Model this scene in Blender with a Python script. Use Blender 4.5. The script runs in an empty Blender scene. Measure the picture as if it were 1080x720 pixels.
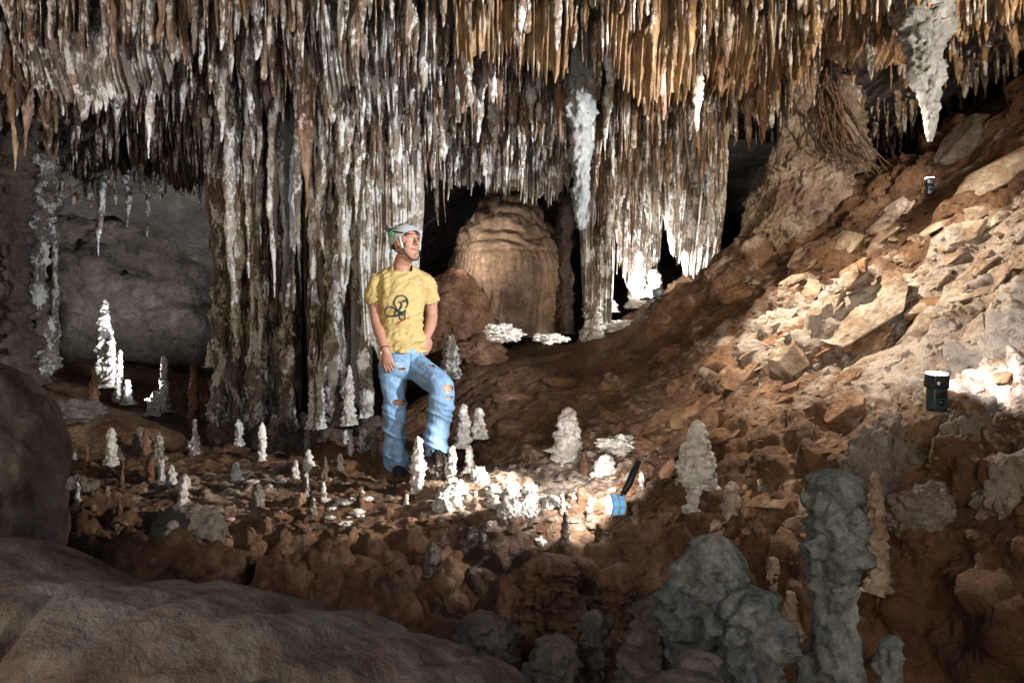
import bpy, bmesh, math, random
import numpy as np
from mathutils import Vector, Matrix
from mathutils.bvhtree import BVHTree

SC = bpy.context.scene
COL = SC.collection

# ------------------------------------------------------------------ camera
CAMZ = 1.0
cd = bpy.data.cameras.new('camera'); cam = bpy.data.objects.new('camera', cd); COL.objects.link(cam)
cam.location = (0, 0, CAMZ); cam.rotation_euler = (math.radians(90), 0, 0)
cd.lens = 24; cd.sensor_width = 36; cd.clip_start = 0.05; cd.clip_end = 200
cd.dof.use_dof = True; cd.dof.focus_distance = 5.0; cd.dof.aperture_fstop = 8
SC.camera = cam

# ------------------------------------------------------------------ world: dim daylight from the cave mouth behind the camera
w = bpy.data.worlds.new('World'); SC.world = w; w.use_nodes = True
nt = w.node_tree; bg = nt.nodes['Background']
sky = nt.nodes.new('ShaderNodeTexSky'); sky.sky_type = 'NISHITA'; sky.sun_disc = False
sky.sun_elevation = math.radians(20); sky.sun_rotation = math.radians(200)
nt.links.new(sky.outputs[0], bg.inputs[0]); bg.inputs[1].default_value = 0.065
SC.view_settings.view_transform = 'Standard'; SC.view_settings.look = 'None'
SC.view_settings.exposure = 0.6; SC.view_settings.gamma = 1.0

def P(px, py, Y):
    """a point of the cave seen at photo pixel (px, py) and Y metres in front of the camera"""
    return Vector(((px - 540) / 720 * Y, Y, CAMZ + (360 - py) / 720 * Y))

# ------------------------------------------------------------------ strobes (photographer's implied units plus added near fills)
def spot(name, loc, target, power, cone, blend=0.5, col=(1, .96, .9), rad=0.04):
    l = bpy.data.lights.new(name, 'SPOT'); l.energy = power; l.spot_size = math.radians(cone)
    l.spot_blend = blend; l.color = col; l.shadow_soft_size = rad
    o = bpy.data.objects.new(name, l); COL.objects.link(o); o.location = loc
    o.rotation_euler = (Vector(target) - Vector(loc)).to_track_quat('-Z', 'Y').to_euler()
    return o
spot('strobe_right', (2.45, 2.3, 1.95), P(400, 225, 5.6), 760, 52, .45, (.93, .96, 1), .03)
spot('strobe_ceiling', (3.1, 1.7, 2.2), P(760, 60, 5.6), 420, 66, .7, (1, .86, .7), .05)
spot('strobe_front', (-.6, -.5, 1.5), P(540, -40, 5.0), 200, 64, .9, (1, .93, .85), .25)
spot('strobe_slope', P(775, 110, 4.4), P(960, 310, 4.0), 260, 110, .7, (1, .88, .72), .02)
spot('strobe_left', (-2.9, 1.9, 1.5), P(170, 10, 4.6), 170, 68, .8, (1, .9, .84), .08)
spot('strobe_dome', P(462, 262, 7.3), P(545, 275, 8.7), 42, 60, .7, (1, .92, .82), .05)
spot('fill_near', (-1.9, -.1, 2.1), (-.9, 2.0, .4), 38, 75, .9, (1, .92, .84), .12)  # added fill with no known unit, brightens the near left boulders
spot('fill_near_right', (1.4, -.2, 1.9), (1.2, 2.8, .2), 50, 70, .9, (1, .88, .74), .12)  # added warm fill for the lower right, no unit stands there

# ------------------------------------------------------------------ noise
def _h(ix, iy, iz, s):
    n = (ix * 374761393 + iy * 668265263 + iz * 1274126177 + s * 974711) & 0x7fffffff
    n = ((n ^ (n >> 13)) * 1103515245) & 0x7fffffff
    n = ((n ^ (n >> 15)) * 668265263) & 0x7fffffff
    return ((n ^ (n >> 14)) & 0xffff) / 65535.0
def vnoise(p, s=0):
    p = np.asarray(p, float); f = np.floor(p); i = f.astype(np.int64); t = p - f; t = t * t * (3 - 2 * t)
    r = 0
    for dx in (0, 1):
        wx = t[:, 0] if dx else 1 - t[:, 0]
        for dy in (0, 1):
            wy = t[:, 1] if dy else 1 - t[:, 1]
            for dz in (0, 1):
                wz = t[:, 2] if dz else 1 - t[:, 2]
                r = r + wx * wy * wz * _h(i[:, 0] + dx, i[:, 1] + dy, i[:, 2] + dz, s)
    return r * 2 - 1
def fbm(p, o=4, s=0, g=.5):
    p = np.asarray(p, float); a = 1; r = 0; n = 0
    for k in range(o):
        r = r + a * vnoise(p, s + k * 17); n += a; a *= g; p = p * 2.03 + 11.7
    return r / n
def worley(p, s=0):
    p = np.asarray(p, float); i = np.floor(p).astype(np.int64); best = np.full(len(p), 9.)
    for dx in (-1, 0, 1):
        for dy in (-1, 0, 1):
            for dz in (-1, 0, 1):
                c0, c1, c2 = i[:, 0] + dx, i[:, 1] + dy, i[:, 2] + dz
                q = np.stack([c0 + _h(c0, c1, c2, s), c1 + _h(c0, c1, c2, s + 5), c2 + _h(c0, c1, c2, s + 9)], 1)
                best = np.minimum(best, ((p - q) ** 2).sum(1))
    return np.sqrt(best)

# ------------------------------------------------------------------ mesh helpers
def mesh(name, V, F, mat=None, parent=None, smooth=True, cola=None):
    V = np.asarray(V, float); F = np.asarray(F, int)
    me = bpy.data.meshes.new(name)
    me.vertices.add(len(V)); me.vertices.foreach_set('co', V.ravel())
    k = F.shape[1]
    me.loops.add(F.size); me.loops.foreach_set('vertex_index', F.ravel())
    me.polygons.add(len(F)); me.polygons.foreach_set('loop_start', np.arange(0, F.size, k))
    if smooth: me.polygons.foreach_set('use_smooth', np.ones(len(F), bool))
    me.update(); me.validate()
    if mat: me.materials.append(mat)
    if cola is not None:
        a = me.attributes.new('tint', 'FLOAT', 'POINT'); a.data.foreach_set('value', np.asarray(cola, float))
    o = bpy.data.objects.new(name, me); COL.objects.link(o)
    if parent: o.parent = parent
    return o
def grid_faces(nu, nv, wrap=False):
    """verts index i*nv + j; wrap closes j"""
    i, j = np.meshgrid(np.arange(nu - 1), np.arange(nv if wrap else nv - 1), indexing='ij')
    j2 = (j + 1) % nv
    return np.stack([i * nv + j, i * nv + j2, (i + 1) * nv + j2, (i + 1) * nv + j], -1).reshape(-1, 4)
ITEMS = []
def later(o, px, size, colour, noun, place, thick=0):
    ITEMS.append((o, px, size, colour, noun, place, thick)); return o
def name_items(words=('short', 'medium', 'long'), pick=None):
    groups = {}
    for it in ITEMS: groups.setdefault((it[4], it[5]), []).append(it)
    for (noun, place), L_ in groups.items():
        xs = sorted(i[1] for i in L_); zs = sorted(i[2] for i in L_); n = len(L_); by = {}
        w3 = ('short', 'medium', 'long') if 'stalactite' in noun else ('small', 'medium', 'large')
        five = ['at the left of', 'left of centre in', 'at the centre of', 'right of centre in', 'at the right of']
        for i in L_:
            p_ = five[min(4, xs.index(i[1]) * 5 // n)]; s_ = w3[min(2, zs.index(i[2]) * 3 // n)]
            by.setdefault((s_, i[3], p_), []).append(i)
        for (s_, c_, p_), D_ in by.items():
            D_.sort(key=lambda i: i[6])
            ex = [''] if len(D_) == 1 else ['slimmer ', 'thicker '] if len(D_) == 2 else ['slimmest '] + [''] * (len(D_) - 2) + ['thickest ']
            if 3 <= len(D_) <= 5: ex = {3: ['slimmest ', 'middling ', 'thickest '], 4: ['slimmest ', 'slimmer ', 'thicker ', 'thickest '], 5: ['slimmest ', 'slimmer ', 'middling ', 'thicker ', 'thickest ']}[len(D_)]
            if len(D_) > 5:
                k_ = D_[1:-1]; k_.sort(key=lambda i: i[1]); D_ = [D_[0]] + k_ + [D_[-1]]
            for i, e_ in zip(D_, ex): i[0]['label'] = f'{e_}{s_} {c_} {noun} {p_} {place}'.strip(); i[0]['group'] = f'{noun}s of {place}'
def tag(o, label=None, cat=None, group=None, kind=None):
    if label: o['label'] = label
    if cat: o['category'] = cat
    if group: o['group'] = group
    if kind or cat: o['kind'] = kind or 'thing'
    return o
def empty(name, loc=(0, 0, 0)):
    o = bpy.data.objects.new(name, None); COL.objects.link(o); o.location = loc; o.empty_display_size = .1
    return o
def normals(V, F):
    n = np.cross(V[F[:, 2]] - V[F[:, 0]], V[F[:, 3]] - V[F[:, 1]])
    N = np.zeros_like(V)
    for k in range(4): np.add.at(N, F[:, k], n)
    return N / (np.linalg.norm(N, axis=1, keepdims=True) + 1e-12)

# ------------------------------------------------------------------ materials
def rock_mat(name, cols, patch=2.0, zs=1.0, crust=None, crust_at=.6, crust_scale=28, bump=.5, fine=60, rough=.75, tint=None, spec=.35, streak=0, vstr=1.0):
    """cols: dark/mid/light mineral colours mixed by position noise; crust: pale calcite popcorn colour"""
    m = bpy.data.materials.new(name); m.use_nodes = True
    n = m.node_tree.nodes; L = m.node_tree.links; b = n['Principled BSDF']
    b.inputs['Roughness'].default_value = rough; b.inputs['Specular IOR Level'].default_value = spec
    geo = n.new('ShaderNodeNewGeometry'); mp = n.new('ShaderNodeMapping'); mp.inputs['Scale'].default_value = (1, 1, zs)
    L.new(geo.outputs['Position'], mp.inputs['Vector'])
    def noise(sc, det=6, r=.6, src=mp):
        t = n.new('ShaderNodeTexNoise'); t.inputs['Scale'].default_value = sc; t.inputs['Detail'].default_value = det
        t.inputs['Roughness'].default_value = r; L.new(src.outputs[0], t.inputs['Vector']); return t
    def mix(a, b_, f, mode='MIX'):
        x = n.new('ShaderNodeMix'); x.data_type = 'RGBA'; x.blend_type = mode
        if isinstance(f, float): x.inputs[0].default_value = f
        else: L.new(f, x.inputs[0])
        for s, v in ((6, a), (7, b_)):
            if isinstance(v, tuple): x.inputs[s].default_value = (*v, 1)
            else: L.new(v, x.inputs[s])
        return x.outputs[2]
    a = noise(patch, 8, .65)
    r = n.new('ShaderNodeValToRGB'); e = r.color_ramp.elements
    e[0].position = .33; e[0].color = (*cols[0], 1); e[1].position = .68; e[1].color = (*cols[-1], 1)
    if len(cols) > 2:
        for k, c in enumerate(cols[1:-1]):
            x = e.new(.33 + .35 * (k + 1) / (len(cols) - 1)); x.color = (*c, 1)
    L.new(a.outputs[0], r.inputs[0]); col = r.outputs[0]
    # value grain
    g = noise(fine * .5, 5, .7); gr = n.new('ShaderNodeMapRange'); gr.inputs[1].default_value = .25; gr.inputs[2].default_value = .75
    gr.inputs[3].default_value = 1 - .45 * vstr; gr.inputs[4].default_value = 1 + .4 * vstr; L.new(g.outputs[0], gr.inputs[0])
    gc = n.new('ShaderNodeVectorMath'); gc.operation = 'SCALE'; L.new(col, gc.inputs[0]); L.new(gr.outputs[0], gc.inputs['Scale']); col = gc.outputs[0]
    if tint is not None:   # mineral variation carried by the mesh
        at = n.new('ShaderNodeAttribute'); at.attribute_name = 'tint'
        tn = noise(9, 5, .7); ad = n.new('ShaderNodeMath'); ad.operation = 'MULTIPLY_ADD'; ad.inputs[1].default_value = 1.6; ad.inputs[2].default_value = -.8
        L.new(tn.outputs[0], ad.inputs[0]); a2 = n.new('ShaderNodeMath'); a2.operation = 'ADD'; L.new(at.outputs['Fac'], a2.inputs[0]); L.new(ad.outputs[0], a2.inputs[1])
        rr = n.new('ShaderNodeMapRange'); rr.inputs[1].default_value = .35; rr.inputs[2].default_value = .75; L.new(a2.outputs[0], rr.inputs[0])
        mu = n.new('ShaderNodeMath'); mu.operation = 'MULTIPLY'; L.new(rr.outputs[0], mu.inputs[0]); mu.inputs[1].default_value = .85
        col = mix(col, tint, mu.outputs[0])
    bsrc = []
    if crust:
        c = noise(crust_scale, 4, .7); c2 = noise(patch * 1.7, 4, .6)
        s = n.new('ShaderNodeMath'); s.operation = 'MULTIPLY_ADD'; s.inputs[1].default_value = .9; L.new(c2.outputs[0], s.inputs[0])
        s1 = n.new('ShaderNodeMath'); s1.operation = 'MULTIPLY'; s1.inputs[1].default_value = .55; L.new(c.outputs[0], s1.inputs[0]); L.new(s1.outputs[0], s.inputs[2])
        rr = n.new('ShaderNodeMapRange'); rr.inputs[1].default_value = crust_at; rr.inputs[2].default_value = crust_at + .07; L.new(s.outputs[0], rr.inputs[0])
        col = mix(col, crust, rr.outputs[0])
    L.new(col, b.inputs['Base Color'])
    # relief
    h1 = noise(fine, 6, .75); h2 = noise(fine * .22, 5, .65)
    vo = n.new('ShaderNodeTexVoronoi'); vo.inputs['Scale'].default_value = fine * .6; L.new(mp.outputs[0], vo.inputs['Vector'])
    q = n.new('ShaderNodeMath'); q.operation = 'MULTIPLY_ADD'; q.inputs[1].default_value = 2.2; L.new(h2.outputs[0], q.inputs[0]); L.new(h1.outputs[0], q.inputs[2])
    q2 = n.new('ShaderNodeMath'); q2.operation = 'MULTIPLY_ADD'; q2.inputs[1].default_value = -.5; L.new(vo.outputs['Distance'], q2.inputs[0]); L.new(q.outputs[0], q2.inputs[2])
    bp = n.new('ShaderNodeBump'); bp.inputs['Strength'].default_value = bump; bp.inputs['Distance'].default_value = 1.5 / fine
    L.new(q2.outputs[0], bp.inputs['Height']); L.new(bp.outputs[0], b.inputs['Normal'])
    return m
def plain(name, col, rough=.6, metal=0, emit=None, es=0, nz=0, nscale=60, bump=0):
    m = bpy.data.materials.new(name); m.use_nodes = True; b = m.node_tree.nodes['Principled BSDF']; n = m.node_tree.nodes; L = m.node_tree.links
    b.inputs['Base Color'].default_value = (*col, 1); b.inputs['Roughness'].default_value = rough; b.inputs['Metallic'].default_value = metal
    if emit: b.inputs['Emission Color'].default_value = (*emit, 1); b.inputs['Emission Strength'].default_value = es
    tc = n.new('ShaderNodeTexCoord'); t = n.new('ShaderNodeTexNoise'); t.inputs['Scale'].default_value = nscale; t.inputs['Detail'].default_value = 5
    L.new(tc.outputs['Object'], t.inputs['Vector'])
    if nz:
        r = n.new('ShaderNodeMapRange'); r.inputs[1].default_value = .3; r.inputs[2].default_value = .7; r.inputs[3].default_value = 1 - nz; r.inputs[4].default_value = 1 + nz
        L.new(t.outputs[0], r.inputs[0]); v = n.new('ShaderNodeVectorMath'); v.operation = 'SCALE'; v.inputs[0].default_value = col
        L.new(r.outputs[0], v.inputs['Scale']); L.new(v.outputs[0], b.inputs['Base Color'])
    if bump:
        bp = n.new('ShaderNodeBump'); bp.inputs['Strength'].default_value = bump; bp.inputs['Distance'].default_value = .01
        L.new(t.outputs[0], bp.inputs['Height']); L.new(bp.outputs[0], b.inputs['Normal'])
    return m
M = {}
M['ground'] = rock_mat('cave_earth', [(.045, .022, .012), (.15, .075, .036), (.28, .17, .10)], patch=1.6, fine=45, bump=.9, tint=(.55, .46, .38), rough=.72)
M['brown'] = rock_mat('brown_flowstone', [(.07, .033, .018), (.18, .09, .048), (.28, .165, .1)], patch=4, fine=40, bump=.7, rough=.65)
M['grey'] = rock_mat('grey_flowstone', [(.09, .07, .055), (.19, .155, .13), (.3, .26, .22)], patch=3, fine=35, bump=.9, vstr=1.2, rough=.7)
M['smooth'] = rock_mat('smooth_grey_rock', [(.1, .06, .04), (.23, .175, .135), (.34, .3, .26)], patch=5, fine=26, bump=.6, rough=.85, spec=.2, vstr=.6)
M['bluegrey'] = rock_mat('bluish_grey_calcite', [(.1, .115, .112), (.2, .22, .21), (.36, .37, .35)], patch=5, fine=40, bump=1., vstr=1.2, rough=.7)
M['wall'] = rock_mat('cave_wall_rock', [(.09, .07, .055), (.17, .135, .11), (.3, .25, .21)], patch=1.2, fine=16, bump=1.0)
M['ceil'] = rock_mat('cave_ceiling_rock', [(.07, .055, .045), (.13, .11, .095), (.2, .18, .16)], patch=1.5, fine=20, bump=.9)
M['ochre'] = rock_mat('ochre_dripstone', [(.14, .08, .045), (.38, .235, .12), (.58, .43, .27)], patch=5, zs=.4, fine=55, bump=1., vstr=1.5, crust=(.62, .5, .36), crust_at=.84)
M['rust'] = rock_mat('rust_dripstone', [(.13, .075, .05), (.3, .18, .12), (.48, .33, .24)], patch=5, zs=.4, fine=55, bump=1., vstr=1.5, crust=(.6, .5, .42), crust_at=.8)
M['white'] = rock_mat('white_crusted_dripstone', [(.16, .11, .075), (.4, .33, .27), (.62, .58, .52)], patch=5, zs=.7, fine=70, bump=1., vstr=1.25, crust=(.84, .84, .82), crust_at=.7, crust_scale=45)
M['greydrip'] = rock_mat('grey_dripstone', [(.09, .065, .05), (.2, .16, .13), (.36, .31, .27)], patch=5, zs=.55, fine=60, bump=1., vstr=1.2, crust=(.72, .71, .68), crust_at=.74, crust_scale=40)
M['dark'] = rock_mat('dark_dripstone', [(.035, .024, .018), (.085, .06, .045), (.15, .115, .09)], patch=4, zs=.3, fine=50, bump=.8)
M['pale'] = rock_mat('pale_bluish_dripstone', [(.11, .115, .115), (.2, .21, .21), (.32, .32, .31)], patch=6, vstr=1.3, zs=.4, fine=35, bump=.5, rough=.55)
M['popcorn'] = rock_mat('white_popcorn_calcite', [(.4, .33, .26), (.66, .6, .53), (.84, .81, .76)], patch=14, fine=110, bump=1.0, crust=(.86, .84, .8), crust_at=.72)
M['slab'] = rock_mat('tan_slab_rock', [(.2, .12, .07), (.4, .29, .2), (.62, .52, .42)], patch=6, fine=40, bump=.8)
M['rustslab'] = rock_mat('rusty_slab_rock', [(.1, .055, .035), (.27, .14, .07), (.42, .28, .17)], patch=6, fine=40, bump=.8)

# ------------------------------------------------------------------ ground sheet
cp = []
def c(px, py, Y): p = P(px, py, Y); cp.append((p.x, p.y, p.z))
# right slope crest and beyond
for a in [(700,318,7.0),(760,285,6.6),(820,235,6.3),(900,198,6.0),(960,188,5.7),(1010,170,5.4),(1080,105,5.1),(1250,-20,4.9),(1500,-100,4.6),
          (640,352,7.2),(600,362,6.7),(560,372,6.9),(480,400,6.6),(520,385,6.7),
          (800,350,4.9),(900,300,4.8),(1000,300,4.1),(1000,230,4.8),(1080,250,4.0),(1080,180,4.5),(850,280,5.4),(700,360,5.9),(1200,250,3.4),(1400,150,3.4),
          (1080,400,3.1),(988,436,3.15),(900,400,3.9),(800,440,3.9),(700,420,4.7),(600,430,5.2),(500,430,5.6),
          (640,490,4.3),(750,490,3.75),(850,520,3.3),(930,470,3.1),(1000,460,2.85),(1080,470,2.6),(1200,430,2.5),
          (1000,600,2.62),(920,560,2.85),(1080,560,2.4),(1000,720,2.45),(1200,600,2.1),(900,720,2.7),(1080,720,2.3),
          (830,600,3.05),(750,570,3.3),(690,570,3.4),(820,720,2.75),(740,720,2.8),(660,700,2.9)]: c(*a)
# ledge with the man on it
for a in [(640,552,3.6),(580,560,3.6),(540,562,3.62),(470,562,3.66),(400,566,3.66),(330,562,3.7),(270,562,3.7),(200,560,3.66),(120,570,3.5),(60,560,3.4),
          (560,520,4.1),(480,520,4.2),(420,525,4.3),(400,505,4.75),(330,515,4.4),(250,520,4.3),(150,510,4.5),(430,495,5.0),(360,490,5.1),
          (300,480,6.0),(200,470,6.0),(100,470,6.0),(380,450,7.0),(160,433,8.2),(100,430,7.2),(230,440,8.2),(300,445,7.6),(60,420,6.6),(0,430,6.2),(-200,430,6),(-300,520,4),(0,520,4)]: c(*a)
# pit in front of the ledge
for a in [(640,690,3.15),(560,690,3.2),(470,680,3.3),(400,672,3.3),(330,668,3.32),(270,662,3.36),(200,655,3.36),(120,650,3.25),(40,640,3.1)]: c(*a)
for x, y, z in [(-3,2.4,-.1),(-2,2.6,-.3),(-1,2.7,-.42),(0,2.7,-.45),(1,2.4,-.45),(0,1.8,-.45),(1,1.5,-.4),(0,.6,-.5),(-3,1,0),(3,.8,.6),(1.8,1.2,0),(0,-1,-.6),(-3,-1,-.2),(3,-1,.3),
                (-1,9.5,.1),(-2.5,10,.1),(-4.5,9,.5),(-7,9,1),(-7,5,.6),(-6,2,.5),(0,11,0),(0,8.4,.95),(1,8,1.0),(2,9,1.1),(4,9,1.9),(2.2,7.6,1.35),(6,9,3),(0,7.4,.82),(-.7,7.4,.45),(-1.2,8,.2),
                (4,7,2.55),(5.2,6.4,3.2),(3,7.4,2.1),(3,13,1.4),(-3,13,.3),(7,3,3.3),(6,1,2.8)]: cp.append((x, y, z))
cp = np.array(cp)
def _k(d): return np.sqrt(d + .02)
D = ((cp[:, None, :2] - cp[None, :, :2]) ** 2).sum(-1)
A = np.zeros((len(cp) + 1,) * 2); A[:-1, :-1] = _k(D) - np.eye(len(cp)) * .015; A[-1, :-1] = 1; A[:-1, -1] = 1
W = np.linalg.solve(A, np.append(cp[:, 2], 0))
def base_h(x, y):
    r = np.full(len(x), W[-1])
    for (a, b_, _), wt in zip(cp, W[:-1]): r += wt * _k((x - a) ** 2 + (y - b_) ** 2)
    return r
na, nr = 860, 760
ang = np.radians(np.linspace(-50, 50, na)); rr_ = np.geomspace(1.5, 16.5, nr)
AA, RR = np.meshgrid(ang, rr_, indexing='ij'); X = (RR * np.sin(AA)).ravel(); Yg = (RR * np.cos(AA) - 1.6).ravel()
Z = base_h(X, Yg)
V = np.stack([X, Yg, Z], 1); F = grid_faces(na, nr)[:, ::-1]
N = normals(V, F)
ss = lambda a, b_, v: (lambda t: t * t * (3 - 2 * t))(np.clip((v - a) / (b_ - a), 0, 1))
slope = ss(.6, 2.0, X) * ss(.25, .9, Z)                       # the slabby slope
steep = ss(.75, .35, N[:, 2])
front = ss(3.9, 3.3, Yg)
# strata run up the slope to the right
u = X * .80 + Z * .6; v = -X * .55 + Z * .83 + .2 * Yg
st = fbm(np.stack([u * 1.3, v * 7, Yg * 2.5], 1), 5, 3, .55)
st = np.sign(st) * np.abs(st) ** .7
disp = fbm(V * 1.4, 5, 1) * .10 + fbm(V * 6, 4, 9) * .035
disp += slope * (st * .10)
sv = v * 5.2 + fbm(np.stack([u * .9, v * 1.2, Yg * .9], 1), 4, 21) * 2.0; fl_ = np.floor(sv); fr_ = sv - fl_
hk = _h(fl_.astype(np.int64), np.floor(u * 1.3 + fl_ * .37).astype(np.int64), fl_.astype(np.int64) * 0, 5)
brk = ss(-.25, .15, fbm(np.stack([u * 1.6, v * 2, Yg * 2], 1), 3, 44))
disp += slope * brk * ((1 - np.abs(fr_ * 2 - 1) ** 5) * (.35 + fr_ * .65) * .23 * (.3 + hk)) + slope * fbm(np.stack([u * 5, v * 26, Yg * 9], 1), 3, 46) * .035
sv2 = v * 15 + fbm(np.stack([u * 1.5, v * 3, Yg * 2], 1), 3, 22) * 2.5; f2 = sv2 - np.floor(sv2)
disp += slope * brk * (f2 ** 2) * .05
wl = worley(V * 5.5, 4); wl2 = worley(V * 13, 8)
bul = np.clip(.62 - wl, 0, 1) * .22 + np.clip(.6 - wl2, 0, 1) * .07
lumpy = np.clip(steep + front * .9 + ss(2.2, 1.2, np.hypot(X - 1.9, Yg - 2.8)) * .6, 0, 1) * (1 - .75 * slope * (Yg > 3.5))
disp += bul * lumpy
flatm = ss(-2.6, -.2, X) * ss(3.6, 3.9, Yg) * (1 - slope)
gr_ = np.clip(fbm(V * 9, 3, 31) * 1.6, 0, 1) * .05 + np.clip(.45 - worley(V * 11, 77), 0, 1) * .06
disp += gr_ * ss(3.4, 3.8, Yg) * (1 - slope) * (Yg < 6)
V2 = V + N * disp[:, None]
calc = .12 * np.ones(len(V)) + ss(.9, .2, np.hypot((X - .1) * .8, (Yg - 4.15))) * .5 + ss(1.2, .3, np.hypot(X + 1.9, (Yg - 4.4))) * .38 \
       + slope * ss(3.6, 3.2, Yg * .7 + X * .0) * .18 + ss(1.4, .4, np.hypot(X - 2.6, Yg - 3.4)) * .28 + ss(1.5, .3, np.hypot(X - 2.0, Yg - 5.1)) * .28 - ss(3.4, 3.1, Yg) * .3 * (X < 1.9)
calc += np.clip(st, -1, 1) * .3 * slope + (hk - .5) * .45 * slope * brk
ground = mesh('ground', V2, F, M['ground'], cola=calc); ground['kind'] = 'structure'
BV = BVHTree.FromPolygons([tuple(v) for v in V2[:, :3].tolist()], F.tolist())
CAMP = Vector((0, 0, CAMZ))
def hit(px, py, default=5.0):
    d = (P(px, py, 1) - CAMP).normalized(); r = BV.ray_cast(CAMP, d)
    return r[0] if r[0] is not None else P(px, py, default)
def gz(x, y, z0=6):
    r = BV.ray_cast(Vector((x, y, z0)), Vector((0, 0, -1))); return r[0].z if r[0] is not None else 0

# ------------------------------------------------------------------ ceiling and rear wall
def ceil_base(x, y):
    z = 3.25 + .1 * np.sin(x * 1.3 + y) - .42 * np.clip(y - 8.6, 0, 9) * ss(.5, -1.5, x) - .05 * np.clip(y - 8, 0, 9)
    z = z + .5 * ss(3.6, 6, x) + .75 * np.clip(x - 5, 0, 9)
    z = z - .30 * np.clip(-3.2 - x, 0, 9)
    return z
def ceil_z(x, y):
    x = np.atleast_1d(np.array(x, float)); y = np.atleast_1d(np.array(y, float))
    return ceil_base(x, y) + fbm(np.stack([x * .9, y * .9, 0 * x], 1), 4, 50) * .14
nca, ncr = 420, 320
CA, CR = np.meshgrid(np.radians(np.linspace(-52, 52, nca)), np.geomspace(1.2, 17.5, ncr), indexing='ij')
cx = (CR * np.sin(CA)).ravel(); cy = (CR * np.cos(CA) - 1.6).ravel(); cz = ceil_z(cx, cy)
Vc = np.stack([cx, cy, cz], 1); Vc[:, 2] += fbm(Vc * 5, 4, 60) * .05
ce = mesh('cave_ceiling', Vc, grid_faces(nca, ncr), M['ceil']); ce['kind'] = 'structure'
nwa, nwz = 520, 170
WA, WZ = np.meshgrid(np.linspace(-85, 85, nwa), np.linspace(-1.2, 6.2, nwz), indexing='ij')
R0 = np.interp(WA, [-85, -60, -35, -22, -10, 5, 18, 30, 42, 60, 85], [6.4, 8.2, 10.6, 11.6, 12.5, 12.5, 14.5, 15.5, 12.5, 9.6, 7.6])
wv = np.stack([(R0 * np.sin(np.radians(WA))).ravel(), (R0 * np.cos(np.radians(WA)) - .2).ravel(), WZ.ravel()], 1)
dn = wv * np.array([1, 1, 0]); dn /= np.linalg.norm(dn, axis=1, keepdims=True)
wd = fbm(wv * np.array([.7, .7, 1.0]), 6, 70, .6) * .95 + np.clip(.5 - worley(wv * 1.6, 71), 0, 1) * .35
wv = wv - dn * wd[:, None]
# the alcove at the far left has a pale roof leaning into the room
al = ss(2.4, 1.2, np.abs(wv[:, 0] + 6.0)) * ss(1.3, 2.6, wv[:, 2])
wv = wv - dn * (al * .5)[:, None]
wo = mesh('cave_wall', wv, grid_faces(nwa, nwz), M['wall']); wo['kind'] = 'structure'

# ------------------------------------------------------------------ dripstone builders
rnd = random.Random(7); NR = np.random.RandomState(11)
def spike_arrays(L, r0, seed, taper=1.0, shag=.6, nt=None, na_=14, wob=.12, lump=.28, tip=.06, column=0.0, rock_lump=0.0):
    """unit pointing down from the origin: ragged cone with side drips that end in points"""
    R = np.random.RandomState(seed)
    nt = nt or int(np.clip(L * 60, 14, 90))
    t = np.linspace(0, 1, nt); th = np.linspace(0, 2 * np.pi, na_, endpoint=False)
    core = (1 - t) ** (.75 * taper) * (1 - tip) + tip
    if column: core = 1 - .35 * np.sin(np.pi * t) * column + .25 * (np.abs(t - .5) * 2) ** 4 * column
    ph = R.rand(4) * 6.28
    core = core * (1 + lump * .5 * np.sin(t * L * 9 / max(r0 * 14, .3) + ph[0]) + lump * .5 * np.sin(t * L * 21 + ph[1]))
    r = np.repeat((core * r0)[:, None], na_, 1)
    K = int(3 + 7 * shag * min(1, L * 2))
    for k in range(K):
        tk = R.rand() * 6.28; e = R.uniform(.12, .92); a = R.uniform(.3, .8) * shag * r0 * (1 - .55 * e); wdt = R.uniform(.3, .6)
        d = (th - tk + np.pi) % (2 * np.pi) - np.pi
        f = np.clip(1 - (t / e) ** 5, 0, 1) * np.clip((t / (e * .6)), .15, 1)
        r = r + a * np.exp(-(d / wdt) ** 2)[None, :] * f[:, None]
    cxy = np.stack([fbm(np.stack([t * L * 1.7 + ph[2], t * 0 + s_, t * 0], 1), 3, seed % 97) for s_ in (0, 5)], 1) * wob * min(L, 1.) * .5 * (t ** .8)[:, None]
    x = cxy[:, 0, None] + r * np.cos(th)[None]; y = cxy[:, 1, None] + r * np.sin(th)[None]; z = np.repeat((-t * L)[:, None], na_, 1)
    Vs = np.stack([x.ravel(), y.ravel(), z.ravel()], 1)
    q = Vs + R.rand(3) * 50
    nrm = np.stack([np.cos(th)[None].repeat(nt, 0).ravel(), np.sin(th)[None].repeat(nt, 0).ravel(), np.zeros(nt * na_)], 1)
    amp = np.repeat((core * r0)[:, None], na_, 1).ravel()
    wf = float(np.clip(1.3 / r0, 9, 48)); dd = fbm(q * np.array([22, 22, 9]), 3, seed % 89) * .45 + fbm(q * np.array([60, 60, 42]), 2, 3) * .5 + rock_lump * (np.clip(.62 - worley(q * wf, 3), 0, 1) * .95 + np.clip(.6 - worley(q * wf * 2.3, 6), 0, 1) * .4 - .2)
    Vs = Vs + nrm * (amp * dd)[:, None]
    return Vs, grid_faces(nt, na_, True)
def spike(name, top, L, r0, seed, mat, up=False, lean=(0, 0), **k):
    Vs, Fs = spike_arrays(L, r0, seed, **k)
    if up:
        Vs = Vs * np.array([1, 1, -1]); Fs = Fs[:, ::-1]
    Vs[:, 0] += lean[0] * Vs[:, 2]; Vs[:, 1] += lean[1] * Vs[:, 2]
    o = mesh(name, Vs, Fs[:, ::-1], mat); o.location = top
    return o
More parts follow.
